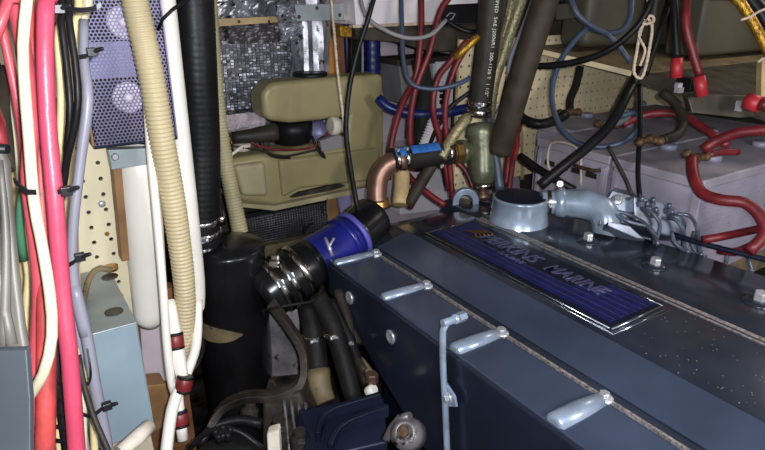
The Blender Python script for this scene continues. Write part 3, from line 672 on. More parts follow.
# grey box with cloudy boot, far left
gb = thing('grey_enclosure', 'blurred grey enclosure under cloudy plastic hood at the left edge', 'enclosure', P(10, 450, .42))
mb = MB().prism([P(*q, .42) for q in ((-40, 352), (26, 350), (30, 400), (30, 480), (-40, 480))], cF * .006)
obj('case', mb, 'case', gb, bevel=.001)
hood = [P(*q, .43) for q in ((-40, 150), (0, 150), (6, 165), (10, 215), (16, 280), (22, 330), (26, 353), (-40, 353))]
obj('plastic_hood', MB().prism(hood, cF * .008), 'haze', gb, bevel=.003)
fd = MB()
for q in ([(0, 160), (6, 240), (4, 345)], [(-4, 200), (0, 280), (12, 345)]):
    fd.tube([P(a, b, .428) for a, b in q], [.002, .003, .004], 8)
obj('hood_fold', fd, 'haze', gb)
obj('black_collar', MB().tube([P(-30, 148, .43), P(8, 149, .43)], .0035, 12), 'black', gb)
cable('maroon_cable', 'maroon cable end entering the cloudy hood at left edge', 'cable', 'redd', 9, [(-14, 100, .46), (-4, 125, .45), (-2, 147, .445)])
cable('brown_cable', 'brownish cable at left edge above the maroon cable end', 'cable', 'hoseb', 7, [(4, 70, .62), (2, 100, .60), (6, 140, .58), (8, 170, .57)])
# bottom-left dark filler boards
obj('dark_board', MB().prism([P(-60, 100, .78), P(66, 100, .78), P(80, 470, .72), P(-60, 470, .72)], cF * .02), 'batten', None, 'grimy tan board behind the left cable bundle', 'board')

# ------------------------------------------------------------------ BACK WALL ITEMS (y = 1.4 .. 1.65)
def wallpoly(name, pts, y, th, m, label, cat, bevel=.002, parent=None): return obj(name, MB().prism([HY(a, b, y) for a, b in pts], (0, th, 0)), m, parent, label, cat, bevel=bevel)
a = HY(205, 130, 1.6); b = HY(330, -30, 1.6)
obj('foil_insulation', crumple((a.x - .05, 1.62, a.z - .1), X, Zv, b.x - a.x + .05, b.z - a.z + .12, 90, 110, .022, -Yv, 14, 1), 'foil', None, 'crumpled silver foil insulation covering the back wall', 'insulation')
# woven foil quilt
q0 = HY(216, 112, 1.56); q1 = HY(290, 42, 1.56)
fq = thing('foil_quilt', 'square quilted foil panel with glinting woven grid', 'insulation', (q0.x, 1.56, q0.z))
nxq, nyq = 22, 26; wq_, hq_ = (q1.x - q0.x) / nxq, (q1.z - q0.z + .02) / nyq
mb = MB()
for j in range(nyq):
    for i in range(nxq):
        c = V((q0.x + (i + .5) * wq_, 1.56, q0.z + (j + .5) * hq_)); tx, tz = random.gauss(0, .22), random.gauss(0, .22)
        rot = Matrix.Rotation(tz, 3, 'Z') @ Matrix.Rotation(tx - .15, 3, 'X')
        mb.box(c, wq_ * .78, .003, hq_ * .72, rot)
obj('foil_checks', mb, 'foilg', fq, kind='stuff')
obj('quilt_backing', MB().bb((q0.x, 1.564, q0.z), (q1.x, 1.574, q1.z + .02)), 'foild', fq)
obj('foil_flap', crumple((HY(213, 45, 1.55)).to_tuple(), X, Zv, .27, .055, 40, 14, .018, -Yv, 22, 3), 'foild', None, 'grimy folded foil flap above the quilted panel', 'insulation')
obj('wood_batten', MB().prism([HY(211, 19, 1.53), HY(282, 16, 1.53), HY(283, 22, 1.53), HY(212, 27, 1.53)], (0, .02, 0)), 'batten', None, 'pale stained wooden batten across the foil wall', 'batten', bevel=.001)
for a in (215, 239, 269): obj('nail', MB().lathe(HY(a, 21.5, 1.529), -Yv, [(0, .004), (.002, .003)], 8), 'lug', bpy.data.objects['wood_batten'])
# crumpled foil column
col = MB(); vs = []; fs = []; n = 26; mrow = 60
ct = HY(308, -30, 1.5); cb = HY(312, 78, 1.5)
for j in range(mrow + 1):
    c = ct.lerp(cb, j / mrow)
    for k in range(n):
        th = 2 * math.pi * k / n; d = V((math.cos(th), math.sin(th), 0)); q = (c + d * .05) * 26
        r_ = .052 + .014 * noise.noise(V((q.x, q.y, q.z * .45))) + .006 * noise.noise(V((q.x * 2.5, q.y * 2.5, q.z * .9))); vs.append(c + d * r_)
for j in range(mrow):
    for k in range(n): k2 = (k + 1) % n; fs.append([j * n + k, j * n + k2, (j + 1) * n + k2, (j + 1) * n + k])
obj('foil_duct', MB().add(vs, fs), 'foil', None, 'crinkled shiny foil-wrapped duct behind the olive tank', 'duct')
obj('foil_scrap', crumple(HY(280, 42, 1.47), X, Zv, .06, .10, 16, 24, .03, -Yv, 40, 5), 'foil', None, 'bright torn foil scrap beside the foil duct', 'foil')
# orange post, metal strap, hinge
wallpoly('timber_post', ((316, -25), (331, -25), (337, 80), (322, 80)), 1.50, .04, 'owood', 'orange pine post right of the foil duct', 'post')
wallpoly('timber_post', ((331, -25), (341, -25), (346, 80), (337, 80)), 1.53, .03, 'dwood', 'darker brown post beside the orange pine one', 'post')
ms = wallpoly('metal_strap', ((295, 5), (358, 3), (358, 20), (297, 21)), 1.44, .003, 'steel', 'flat silver metal strap across the orange post', 'strap', .0008)
for a, b in ((299, 17), (317, 8), (340, 15)): obj('strap_screw', MB().lathe(HY(a, b, 1.44), -Yv, [(0, .005), (.002, .003)], 10), 'lug', ms)
obj('hinge_knuckle', MB().lathe(HY(353, 21, 1.43), Zv, [(0, .006), (.05, .006)], 12), 'sbolt', ms).location
obj('hinge_leaf', MB().prism([HY(343, 3, 1.437), HY(360, 3, 1.437), HY(360, 20, 1.437), HY(344, 21, 1.437)], (0, -.004, 0)), 'clamp', ms)
# white cabinet panel above shelf
wb = thing('white_cabinet', 'white cabinet panel hanging at top centre of the back wall', 'cabinet', HY(400, 25, 1.42))
obj('cabinet_panel', MB().prism([HY(350, -60, 1.40), HY(478, -60, 1.40), HY(478, 18, 1.40), HY(430, 22, 1.40), HY(356, 25, 1.40)], (0, .18, 0)), 'panelw', wb, bevel=.002)
obj('panel_edge', MB().prism([HY(353, 25, 1.396), HY(470, 20, 1.396), HY(470, 23, 1.396), HY(353, 28, 1.396)], (0, .02, 0)), 'rope', wb)
wallpoly('brown_board', ((354, 26), (478, 24), (478, 52), (430, 52), (395, 42), (358, 40)), 1.42, .05, 'shelfd', 'grimy brown board under the white cabinet', 'board', .003)
wallpoly('yellow_foam', ((340, 26), (352, 26), (352, 37), (341, 37)), 1.43, .02, 'gold', 'scrap of yellow foam below the hinge', 'foam', .002)
# black bracket near 455,15
bk = obj('black_bracket', MB().prism([P(*q, 1.50) for q in ((442, 5), (480, 3), (480, 25), (441, 24))], cF * .01), 'black', None, 'black plastic bracket plate on the white cabinet', 'bracket', bevel=.003)
obj('bracket_slot', MB().tube(PP([(446, 17, 1.494), (450, 13, 1.494), (455, 14, 1.494), (452, 19, 1.494), (446, 21, 1.494)]), .002, 8), 'greyp', bk)
# lilac backboard behind
wallpoly('back_panel', ((350, 30), (520, 30), (520, 230), (350, 230)), 1.60, .03, 'lilacb', 'pale pinkish backboard behind red cables', 'panel')
obj('blue_pipe', MB().tube([HY(372, 30, 1.52), HY(373, 130, 1.52)], .024, 18, .004, wave=(.012, .02)), 'blueh', None, 'vertical royal blue ribbed hose right of olive tank top', 'hose')
obj('blue_pipe', MB().tube([HY(345, 0, 1.57), HY(349, 90, 1.57)], .012, 14), 'blueh', None, 'narrow dark blue pipe behind the white cord', 'pipe')
wallpoly('black_gap_board', ((351, 28), (362, 28), (362, 74), (351, 76)), 1.5, .02, 'black', 'narrow black ribbed strip left of the blue hose', 'strip')
cable('blue_hose', 'royal blue hose running horizontally behind the red cables', 'hose', 'blueh', 5, [(378, 98, 1.55), (390, 108, 1.55), (415, 114, 1.56), (440, 113, 1.57), (470, 108, 1.58)])
# grey charger box
cg = thing('charger_box', 'light grey electrical box behind the red cables', 'electrical box', HY(430, 118, 1.44))
obj('box_case', MB().prism([HY(399, 64, 1.42), HY(437, 60, 1.42), HY(440, 112, 1.42), HY(403, 104, 1.42)], (0, .1, 0)), 'greyp', cg, bevel=.003)
obj('box_lid', MB().prism([HY(397, 60, 1.41), HY(462, 55, 1.41), HY(462, 62, 1.41), HY(398, 66, 1.41)], (0, .12, 0)), 'hull', cg, bevel=.003)
obj('box_side', MB().prism([HY(437, 62, 1.40), HY(462, 60, 1.40), HY(462, 100, 1.40), HY(438, 112, 1.40)], (0, .1, 0)), 'panelw', cg, bevel=.002)
obj('warning_label', MB().prism([HY(425, 67, 1.417), HY(430, 67, 1.417), HY(430, 75, 1.417), HY(425, 75, 1.417)], (0, .002, 0)), 'gold', cg)
for b in (90, 96, 102): obj('terminal', MB().box(HY(442, b, 1.395), .012, .012, .012), 'black', cg)
cable('corrugated_sleeve', 'short pale corrugated sleeve behind the copper elbow hose', 'conduit', 'panelw', [8, 8], [(425, 150, 1.55), (436, 122, 1.56)], n=14, step=.0014, wave=(.08, .008))
cable('black_hose', 'dark hose behind the red cables', 'hose', 'blackd', [9, 9, 8], [(420, 60, 1.585), (424, 100, 1.58), (418, 170, 1.56)])
cable('tan_pipe', 'tan pipe behind the copper elbow', 'pipe', 'batten', 8, [(398, 150, 1.54), (402, 175, 1.52), (400, 205, 1.50)])
cable('tan_pipe', 'slanting tan pipe under the blue-labelled hose', 'pipe', 'hoseb', 6, [(436, 158, 1.50), (420, 185, 1.50), (408, 205, 1.50)])
wallpoly('white_plate', ((400, 150), (480, 130), (480, 205), (400, 215)), 1.50, .10, 'panelw', 'white plate glimpsed behind the red cables', 'plate')

# ------------------------------------------------------------------ OLIVE TANK
ot = thing('olive_tank', 'olive green C-shaped plastic tank on the back wall', 'tank', HY(300, 205, 1.42))
cpoly = [(262, 97), (265, 88), (274, 82), (340, 77), (385, 74), (385, 186), (352, 191), (276, 207), (240, 202), (231, 180), (229, 160), (272, 153), (346, 139), (348, 118), (291, 124), (268, 121), (263, 114)]
obj('tank_shell', MB().prism([HY(a, b, 1.375) for a, b in cpoly], (0, .085, 0)), 'olive', ot, bevel=.016, seg=5)
obj('body_bulge', MB().prism([HY(a, b, 1.362) for a, b in ((234, 166), (266, 162), (269, 197), (243, 197))], (0, .03, 0)), 'olive2', ot, bevel=.012, seg=4)
obj('body_bulge', MB().prism([HY(a, b, 1.366) for a, b in ((279, 160), (380, 148), (380, 180), (345, 184), (300, 189), (283, 198))], (0, .03, 0)), 'olive', ot, bevel=.009, seg=4)
obj('slot_plate', MB().prism([HY(a, b, 1.360) for a, b in ((292, 198), (300, 193), (340, 184), (346, 186), (330, 191))], (0, .02, 0)), 'grime', ot)
obj('bottom_lip', MB().prism([HY(238, 203, 1.355), HY(275, 206, 1.355), HY(352, 190, 1.355), HY(352, 195, 1.355), HY(275, 211, 1.355), HY(238, 207, 1.355)], (0, .14, 0)), 'olive2', ot, bevel=.002)
obj('tank_cap', MB().lathe(HY(310, 74, 1.44) , Zv, [(-.01, .045), (.004, .045), (.006, .04)], 24), 'black', ot)
obj('blower', MB().lathe(HY(293, 146, 1.44), Zv, [(0, .022), (.01, .045), (.04, .054), (.07, .054)], 24), 'black', None, 'black cup-shaped pump body under the olive tank arm', 'pump')
cable('grey_pipe', 'dark grey pipe entering the black pump from the left', 'pipe', 'hose', [6, 7, 9], [(232, 138, 1.42), (250, 136, 1.43), (276, 132, 1.46)])
obj('silver_motor', MB().lathe(HY(308, 136, 1.44), X + V((0, 0, .1)), [(0, .03), (.035, .036), (.045, .036), (.05, .03)], 20), 'psu', None, 'small silver-violet motor right of the black pump', 'motor')
obj('white_fitting', MB().lathe(HY(330, 126, 1.36), V((1, 0, -.1)), [(0, .02), (.004, .024), (.02, .024), (.022, .018), (.05, .018)], 20), 'wpipe', None, 'white pipe fitting beside the white cord', 'fitting')
obj('brass_fitting', MB().lathe(HY(226, 142, 1.38), X + Yv * .3, [(0, .02), (.006, .022), (.02, .018), (.03, .014)], 8, False), 'brass', None, 'brass fitting next to the lower corrugated conduit', 'fitting')
obj('grey_module', MB().prism([HY(a, b, 1.345) for a, b in ((320, 141), (338, 135), (348, 138), (350, 146), (322, 152))], (0, .02, 0)), 'greyp', None, 'small grey module sitting on the olive tank body', 'module', bevel=.002)
wc = MB().lathe(HY(242, 150, 1.365), Zv, [(0, .02), (.014, .022), (.016, .018), (.017, .001)], 20)
obj('filler_cap', wc, 'wpipe', ot, label='round white cap')
obj('white_lever', MB().tube([HY(227, 158, 1.34), HY(243, 146, 1.34)], .004, 8), 'wpipe', None, 'thin white lever beside the white cap', 'lever')
for k, (lab, m_, pts) in enumerate((('thin maroon wire drooping under the pump', 'redd', [(250, 142), (266, 148), (290, 150), (315, 146), (330, 130)]),
    ('thin black wire draped over the tank body', 'black', [(258, 130), (262, 145), (272, 156), (290, 158)]),
    ('curly black wire right of the black pump', 'black', [(312, 136), (318, 150), (325, 158), (318, 142), (328, 136), (330, 150)]),
    ('thin dark wire along the top of the tank body', 'hose', [(232, 146), (258, 150), (285, 156), (316, 150)]))):
    cable('thin_wire', lab, 'wire', m_, 1.3, [(a, b, 1.43 + (a - 250) * .0016) for a, b in pts], 'thin wires under the olive tank arm', n=6, step=.008)
wallpoly('crumpled_sheeting', ((222, 112), (270, 108), (272, 150), (226, 150)), 1.54, .02, 'foild', 'grimy sheeting between quilt and tank body', 'sheeting')
obj('grey_rag', crumple(HY(222, 146, 1.46), X, Zv, .12, .075, 24, 16, .03, -Yv, 22, 8), 'lilacb', None, 'crumpled grey rag left of the black pump', 'rag')
hp_ = thing('mesh_panel', 'black woven mesh grille panel below the olive tank', 'grille', HY(285, 240, 1.40))
hq = [HY(a, b, 1.41) for a, b in ((240, 219), (326, 201), (328, 230), (244, 246))]
obj('grille_sheet', MB().prism(hq, (0, .01, 0)), 'heat', hp_)
mb = MB()
for k in range(13):
    t = k / 12; mb.tube([hq[0].lerp(hq[3], t) - Yv * .002, hq[1].lerp(hq[2], t) - Yv * .002], .0013, 4, sharp=True)
for k in range(34):
    t = k / 33; mb.tube([hq[0].lerp(hq[1], t) - Yv * .003, hq[3].lerp(hq[2], t) - Yv * .003], .0011, 4, sharp=True)
obj('grille_wires', mb, 'foild', hp_, kind='stuff')
obj('grille_frame', MB().prism([HY(238, 216, 1.405), HY(327, 198, 1.405), HY(327, 202, 1.405), HY(239, 220, 1.405)], (0, .015, 0)), 'black', hp_)
wallpoly('wood_upright', ((325, 198), (338, 194), (341, 232), (328, 236)), 1.42, .03, 'twood', 'tan wooden upright right of the mesh grille', 'upright')
wallpoly('wood_rail', ((236, 252), (330, 234), (336, 246), (240, 268)), 1.43, .03, 'beig', 'dirty beige rail under the mesh grille', 'rail')
wallpoly('metal_hinge', ((338, 198), (352, 194), (352, 216), (342, 220)), 1.40, .01, 'psu', 'pale metal hinge beside the wooden upright', 'hinge')  # pale hinge plate next to the upright
cable('black_cable', 'long black cable hanging down in front of the olive tank', 'cable', 'black', 2.6, [(378, -30, 1.2), (370, 12, 1.21), (358, 50, 1.23), (349, 90, 1.25), (346, 130, 1.27), (350, 165, 1.29), (356, 200, 1.31), (362, 222, 1.30)])
cable('braided_string', 'thin white braided cord hanging in front of the tank', 'string', 'rope', 1.4, [(330, -20, 1.30), (334, 30, 1.31), (338, 75, 1.32), (343, 115, 1.33), (345, 135, 1.335)], n=8, step=.003, wave=(.2, .008))
obj('rusty_pipework', MB().tube(PP([(346, 213, 1.36), (352, 208, 1.36), (358, 212, 1.35)]), .008, 8), 'clamp', None, 'small steel fitting behind the blue sleeve', 'fitting')

# ------------------------------------------------------------------ COPPER ELBOW, LABELLED HOSE, BRONZE TEE
ce = thing('copper_elbow', 'copper pipe elbow rising from the engine far corner', 'pipe fitting', P(378, 205, 1.45))
cable('bend', None, None, 'copper', [10, 10.5, 10.5, 10.5, 10, 10], [(378, 208, 1.45), (377, 192, 1.45), (379, 176, 1.45), (386, 166, 1.45), (396, 161, 1.45), (406, 159, 1.45)], parent=ce, n=20)
obj('brass_collar', MB().lathe(P(378, 203, 1.45), Zv, [(-.008, .032), (0, .032), (.004, .028), (.008, .028), (.012, .026)], 20), 'brass', ce)
lh = thing('labelled_hose', 'short black hose with blue label and steel clamps', 'hose', P(420, 156, 1.45))
la, lb = P(392, 160, 1.45), P(452, 152, 1.49)
obj('hose_wall', MB().tube([la, lb], .029, 24), 'blackd', lh)
axl = (lb - la).normalized()
for t in (.07, .22, .78, .93): clamp_on(lh, la.lerp(lb, t), axl, .0295, .009, t in (.22, .78, .07), sdir=Zv * (1 if t < .5 else -1) + (CAM - la) * .4)
# wrapped blue label (upper front)
def wrap_axis(a, ax, r, t0, t1, up, h0, h1, th=.001):
    u = (up - ax * up.dot(ax)).normalized(); w_ = ax.cross(u); vs = []; fs = []; n = 8
    for i in range(n + 1):
        an = t0 + (t1 - t0) * i / n
        for h in (h0, h1):
            for rr in (r, r + th): vs.append(a + ax * h + (u * math.cos(an) + w_ * math.sin(an)) * rr)
    for i in range(n):
        k = 4 * i; b = k + 4; fs += [[k + 1, b + 1, b + 3, k + 3], [k, k + 2, b + 2, b], [k, b, b + 1, k + 1], [k + 2, k + 3, b + 3, b + 2]]
    return MB().add(vs, fs)
cam_side = math.copysign(1, axl.cross(Zv).dot(CAM - la))
obj('hose_label', wrap_axis(la, axl, .0293, .1 * cam_side, 1.0 * cam_side, Zv, .045, .12), 'btxt', lh, label='blue printed label')
obj('hose_label', wrap_axis(la, axl, .0293, .2 * cam_side, 1.1 * cam_side, Zv, .004, .03), 'btxt', lh)
bt = thing('bronze_strainer', 'greenish bronze strainer tee between hoses', 'pipe fitting', P(482, 190, 1.52))
tc_ = P(483, 184, 1.52); tt = P(481, 124, 1.52); axt = (tt - tc_)
Lt = axt.length
obj('strainer_body', MB().lathe(tc_, axt, [(0, .022), (.006, .03), (.03, .036), (Lt * .75, .036), (Lt * .8, .04), (Lt * .92, .04), (Lt, .034)], 24), 'bronze', bt)
obj('tee_branch', MB().lathe(P(475, 150, 1.52), P(458, 152, 1.50) - P(475, 150, 1.52), [(0, .024), (.03, .026), (.034, .03), (.045, .03)], 20), 'bronze', bt)
obj('hex_nut', MB().lathe(P(462, 152, 1.50), -axl, [(0, .026), (.018, .026), (.02, .022), (.035, .022)], 6, False), 'brass', bt)
obj('bottom_collar', MB().lathe(tc_ - axt.normalized() * .015, axt, [(0, .018), (.004, .026), (.012, .026), (.016, .02)], 20), 'clamp', bt)
obj('brass_foot', MB().lathe(tc_ - axt.normalized() * .04, axt, [(0, .016), (.006, .022), (.014, .014), (.026, .014)], 12), 'copper', bt)
cable('braided_sleeve', 'braided hose rising from the labelled hose to the strainer', 'hose', 'braid', 5.5, [(441, 158, 1.46), (452, 138, 1.475), (462, 124, 1.48), (468, 117, 1.49)])
# big hose with printing
h1 = thing('printed_hose', 'dark rubber hose with white printed lettering, above the strainer', 'hose', P(479, 118, 1.50))
ha, hb = P(495, -40, 1.36), P(478, 116, 1.50)
obj('hose_wall', MB().tube([ha, ha.lerp(hb, .5) + V((.004, 0, 0)), hb], .0295, 24), 'hose', h1)
axh = (ha - hb).normalized()
for t in (.0, .07): clamp_on(h1, hb + axh * (.012 + t * .3), axh, .030, .012, t > 0)
sidev = (CAM - hb); sidev = (sidev - axh * sidev.dot(axh)).normalized(); rt = axh.cross(sidev); rt = rt * math.copysign(1, rt.dot(cR))
Lh = (ha - hb).length
def onhose(off, ang, rev):
    def f(c):
        s_ = off - c.x if rev else off + c.x
        an = ang + (c.y / .0297) * (1 if rev else 1)
        ctr = hb + axh * s_ + V((.004, 0, 0)) * (1 - abs(2 * s_ / Lh - 1))
        return ctr + (sidev * math.cos(an) + rt * math.sin(an)) * (.0300 + c.z)
    return f
text_mesh('CERTIFIED  SAE J2006R1  200-1120 T  1 1/2"', .0122, onhose(Lh * .86, .35, True), 'wtxt', h1, 'printed_lettering', .0002, 0, .0001, 1.1)
obj('stripe', MB().tube([hb + axh * s_ + V((.004, 0, 0)) * (1 - abs(2 * s_ / Lh - 1)) + (sidev * math.cos(.2) + rt * math.sin(.2)) * .0297 for s_ in (.06, Lh * .3, Lh * .5, Lh * .75, Lh)], .0007, 5), 'bluew', h1)
cable('braided_hose', 'braided hose close behind the printed dark hose', 'hose', 'braid', 5.5, [(530, -30, 1.42), (518, 10, 1.44), (505, 50, 1.47), (494, 85, 1.50), (488, 130, 1.55)], 'braided hoses between the two dark hoses')
cable('braided_hose', 'finer braided hose, left one of the braided pair', 'hose', 'braid', 3.8, [(516, -30, 1.46), (510, 10, 1.48), (501, 50, 1.50), (492, 90, 1.52), (487, 120, 1.55)], 'braided hoses between the two dark hoses')
cable('thick_hose', 'plain brown-grey hose slanting across, right of the printed hose', 'hose', 'hoseb', [13.5, 13.5, 13, 12.5, 12], [(556, -40, 1.32), (545, 2, 1.36), (528, 55, 1.40), (513, 105, 1.44), (499, 152, 1.50)], n=20)
cable('grey_wire', 'silvery grey wire behind the plain slanting hose', 'wire', 'lav', 2.5, [(538, -20, 1.48), (526, 20, 1.49), (510, 60, 1.51), (508, 90, 1.53), (498, 112, 1.54)])
cable('black_cable', 'black cable between braided hoses and slanting hose', 'cable', 'black', 3, [(532, -10, 1.52), (518, 40, 1.53), (508, 80, 1.54), (500, 120, 1.56), (504, 150, 1.58)])
cable('clear_tube', 'pale blue-grey tube dropping right of the strainer', 'tube', 'bluew', [3, 4, 4.5, 5], [(488, 100, 1.50), (490, 130, 1.50), (496, 160, 1.50), (500, 190, 1.50)])
GR = 'red cables behind the labelled hose'
reds = [('red cable, leftmost, sweeping down beside the tank', 3.3, [(421, -20, 1.43), (421, 30, 1.44), (416, 75, 1.46), (402, 105, 1.5), (392, 140, 1.53), (388, 180, 1.54)]),
 ('red cable bending in from the top right of the bundle', 3.3, [(456, -20, 1.42), (440, 12, 1.43), (430, 50, 1.44), (416, 88, 1.46), (410, 125, 1.49), (412, 170, 1.53)]),
 ('red cable rising into the yellow sleeve, left one', 3.3, [(468, 40, 1.40), (450, 62, 1.42), (437, 80, 1.44), (433, 110, 1.46), (440, 140, 1.50), (450, 190, 1.54)]),
 ('red cable rising into the yellow sleeve, right one', 3.0, [(469, 44, 1.41), (456, 66, 1.43), (448, 90, 1.45), (445, 115, 1.47), (448, 150, 1.5), (453, 200, 1.54)]),
 ('red cable passing under the labelled hose diagonally', 3.3, [(396, 150, 1.56), (408, 175, 1.55), (430, 195, 1.53), (445, 205, 1.52)]),
 ('red cable crossing lowest behind the elbow', 3.0, [(430, 165, 1.52), (420, 185, 1.52), (410, 208, 1.5)]),
 ('red cable right of the strainer, left one', 3.4, [(518, 90, 1.62), (519, 125, 1.6), (510, 150, 1.57), (506, 185, 1.56)]),
 ('red cable right of the strainer, right one', 3.2, [(513, 100, 1.6), (517, 140, 1.58), (512, 165, 1.56), (508, 200, 1.55)]),
 ('red cable running behind the strainer toward the eye', 3, [(452, 158, 1.55), (465, 170, 1.55), (474, 190, 1.55)])]
for lab, r_, pts in reds: cable('red_cable', lab, 'cable', 'redd', r_, pts, GR)
cable('yellow_sleeve', 'yellow-green sleeved wire end beside the printed hose', 'wire', 'gold', 3.8, [(478, 36, 1.395), (464, 50, 1.40), (455, 58, 1.415)])
cable('bluegrey_wire', 'blue-grey wire hanging in a loop from the cabinet edge', 'wire', 'bluew', 2.4, [(401, -20, 1.40), (402, 30, 1.40), (404, 65, 1.40), (412, 84, 1.40), (432, 89, 1.40), (455, 85, 1.40), (470, 78, 1.41)])
cable('grey_wire', 'grey wire drooping across the brown board', 'wire', 'greyp', 2.2, [(358, -20, 1.36), (366, 15, 1.36), (385, 30, 1.37), (408, 38, 1.38), (430, 35, 1.38), (446, 20, 1.4)])
cable('black_cable', 'black wire sagging behind the printed hose top', 'cable', 'black', 2.4, [(440, 15, 1.45), (455, 26, 1.45), (470, 32, 1.45), (480, 30, 1.46)])
cable('black_cable', 'black wire slanting up toward the strainer from the elbow', 'cable', 'black', 2.2, [(470, 92, 1.47), (450, 108, 1.48), (436, 130, 1.5), (428, 150, 1.52)])
cable('bluegrey_hose', 'blue hose section left of the printed hose', 'hose', 'blueh', 3, [(470, 104, 1.53), (478, 100, 1.56)])

# ------------------------------------------------------------------ RIGHT PEGBOARD, SHELF, BOXES
rp = thing('perforated_board', 'tan pegboard on the back wall behind the batteries', 'pegboard', (1.6, 1.33, 1.0))
yb2 = 1.34
xa = HY(456, 100, yb2).x; zb2 = HY(500, 180, yb2).z; zt2 = 1.385
pch = .029
obj('board_sheet', perforated((xa, yb2, zb2), X, Zv, int((2.35 - xa) / pch), int((zt2 - zb2) / pch), pch, .0046, thick=.004), 'peg2', rp)
obj('board_backing', MB().bb((xa, yb2 + .0045, zb2), (2.35, yb2 + .014, zb2 + int((zt2 - zb2) / pch) * pch)), 'hull', rp)
obj('board_trim', MB().bb((xa - .004, yb2 - .004, zb2), (xa + .003, yb2, zt2)), 'batten', rp)
obj('board_trim', MB().prism([HY(521, 120, yb2 - .004), HY(523, 120, yb2 - .004), HY(524, 180, yb2 - .004), HY(521, 180, yb2 - .004)], (0, .003, 0)), 'batten', rp)
obj('upper_bulkhead', MB().bb((1.17, 1.42, 1.25), (2.44, 1.44, 1.95)), 'tankg', None, 'dull grey-green panel above the shelf', 'panel')
# shelf
sh = thing('side_shelf', 'shelf with white top edge above the batteries', 'shelf', P(640, 80, 1.55))
s0, s1, s2 = P(526, 46, 1.80), P(641, 74, 1.56), P(790, 110, 1.33)
def shelf_quad(a, b, up, th): 
    return [a, b, b + X * .55 + Zv * up, a + X * .55 + Zv * up]
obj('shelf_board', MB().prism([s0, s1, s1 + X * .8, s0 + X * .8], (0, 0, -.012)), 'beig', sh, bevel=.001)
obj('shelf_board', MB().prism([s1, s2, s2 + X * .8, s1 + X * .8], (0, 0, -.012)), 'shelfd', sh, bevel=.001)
a, b = s0.lerp(s1, .98), s2
obj('angle_iron', MB().prism([a + V((-.006, 0, .004)), b + V((-.006, 0, .004)), b + V((-.006, 0, -.038)), a + V((-.006, 0, -.022))], (.004, 0, 0)), 'shelfd', sh, label='grimy angle iron')
obj('white_edge', MB().prism([s0 + V((-.004, 0, .002)), s1 + V((-.004, 0, .002)), s1 + V((-.004, 0, -.011)), s0 + V((-.004, 0, -.012))], (.004, 0, 0)), 'peg2', sh)
# lower bracket piece
obj('hanging_bracket', MB().prism([P(*q, 1.38) for q in ((688, 98), (700, 94), (770, 96), (775, 116), (740, 118), (692, 113))], cF * .03), 'shelfd', None, 'grimy metal bracket under the shelf beside red boots', 'bracket', bevel=.003)
# tanks / boxes on shelf
def shelfz(y): return s1.z + (s0.z - s1.z) * (y - s1.y) / (s0.y - s1.y) if y > s1.y else s1.z + (s2.z - s1.z) * (y - s1.y) / (s2.y - s1.y)
def tub(pa, pb, y, dy, m, label, bev):
    a = HY(pa, 60, y).x; b = HY(pb, 60, y).x; z = max(shelfz(y), shelfz(y + dy)) + .002
    t = thing('storage_tub', label, 'container', ((a + b) / 2, y + dy / 2, z), 'containers on the side shelf')
    obj('tub_body', MB().bb((a, y, z), (b, y + dy, 1.80)), m, t, bevel=bev, seg=4)
    obj('tub_rim', MB().bb((a - .004, y - .004, 1.80), (b + .004, y + dy, 1.815)), m, t, bevel=.003)
    for k in (.33, .66): obj('tub_rib', MB().bb((a + .02, y - .003, z + (1.8 - z) * k), (b - .02, y + .001, z + (1.8 - z) * k + .006)), m, t, bevel=.001)
tub(584, 640, 1.20, .11, 'tankg', 'dull grey rounded container on the shelf behind the white rope', .025)
tub(648, 688, 1.17, .11, 'tankg', 'grey container behind the black and red booted cables', .012)
tub(696, 860, 1.02, .11, 'tankg', 'large dark grey container at right on the shelf', .014)
obj('dark_box', MB().prism([P(*q, 1.68) for q in ((555, 5), (577, 2), (578, 18), (556, 20))], cF * .2), 'hull', None, 'small dark box beside the brown slanting hose', 'box', bevel=.003)
obj('brass_pin', MB().prism([P(*q, 1.30) for q in ((762, 60), (772, 58), (772, 95), (761, 97))], cF * .02), 'batten', None, 'pale wood upright at right edge above the batteries', 'upright')
cable('gold_braided_cable', 'gold braided cable in the top right corner', 'cable', 'gold', 5, [(728, -20, 1.3), (742, 5, 1.3), (756, 28, 1.3), (775, 65, 1.3)])
cable('black_cable', 'thick black cable beside the gold braided one', 'cable', 'black', 8, [(745, -20, 1.32), (762, 15, 1.32), (785, 55, 1.32)])
cable('white_string', 'frayed white string tied round the gold cable', 'string', 'rope', 1.4, [(741, 20, 1.27), (750, 17, 1.27), (758, 12, 1.28), (768, 8, 1.29)], n=6)
cable('white_string', 'loose end of white string under the gold cable', 'string', 'rope', 1.4, [(758, 62, 1.28), (762, 59, 1.28), (768, 58, 1.29)], n=6)
# booted cables
def booted(lab, m_, r_, pts, boot):
    t = thing('booted_cable', lab, 'cable', P(*boot[1]), 'cables with red boots on the shelf edge')
    cable('cable_jacket', None, None, m_, r_, pts, parent=t)
    cable('terminal_boot', None, None, 'boot', [r_ * 1.35, r_ * 1.45, r_ * 1.4], [boot[0], tuple((boot[0][i] + boot[1][i]) / 2 for i in range(3)), boot[1]], parent=t, n=14)
    return t
booted('black cable with red boot, hanging onto the shelf edge', 'black', 4, [(674, -30, 1.36), (675, 20, 1.37), (677, 58, 1.38)], ((677, 58, 1.38), (676, 78, 1.39)))
booted('dark red cable with red boot, right of the black one', 'redd', 4.2, [(690, -30, 1.34), (686, 20, 1.34), (692, 50, 1.35), (700, 76, 1.36)], ((699, 76, 1.36), (702, 96, 1.37)))
booted('red cable with boot entering at the right under the shelf', 'redd', 6, [(790, 130, 1.25), (772, 108, 1.27), (758, 104, 1.28)], ((760, 105, 1.28), (746, 101, 1.30)))
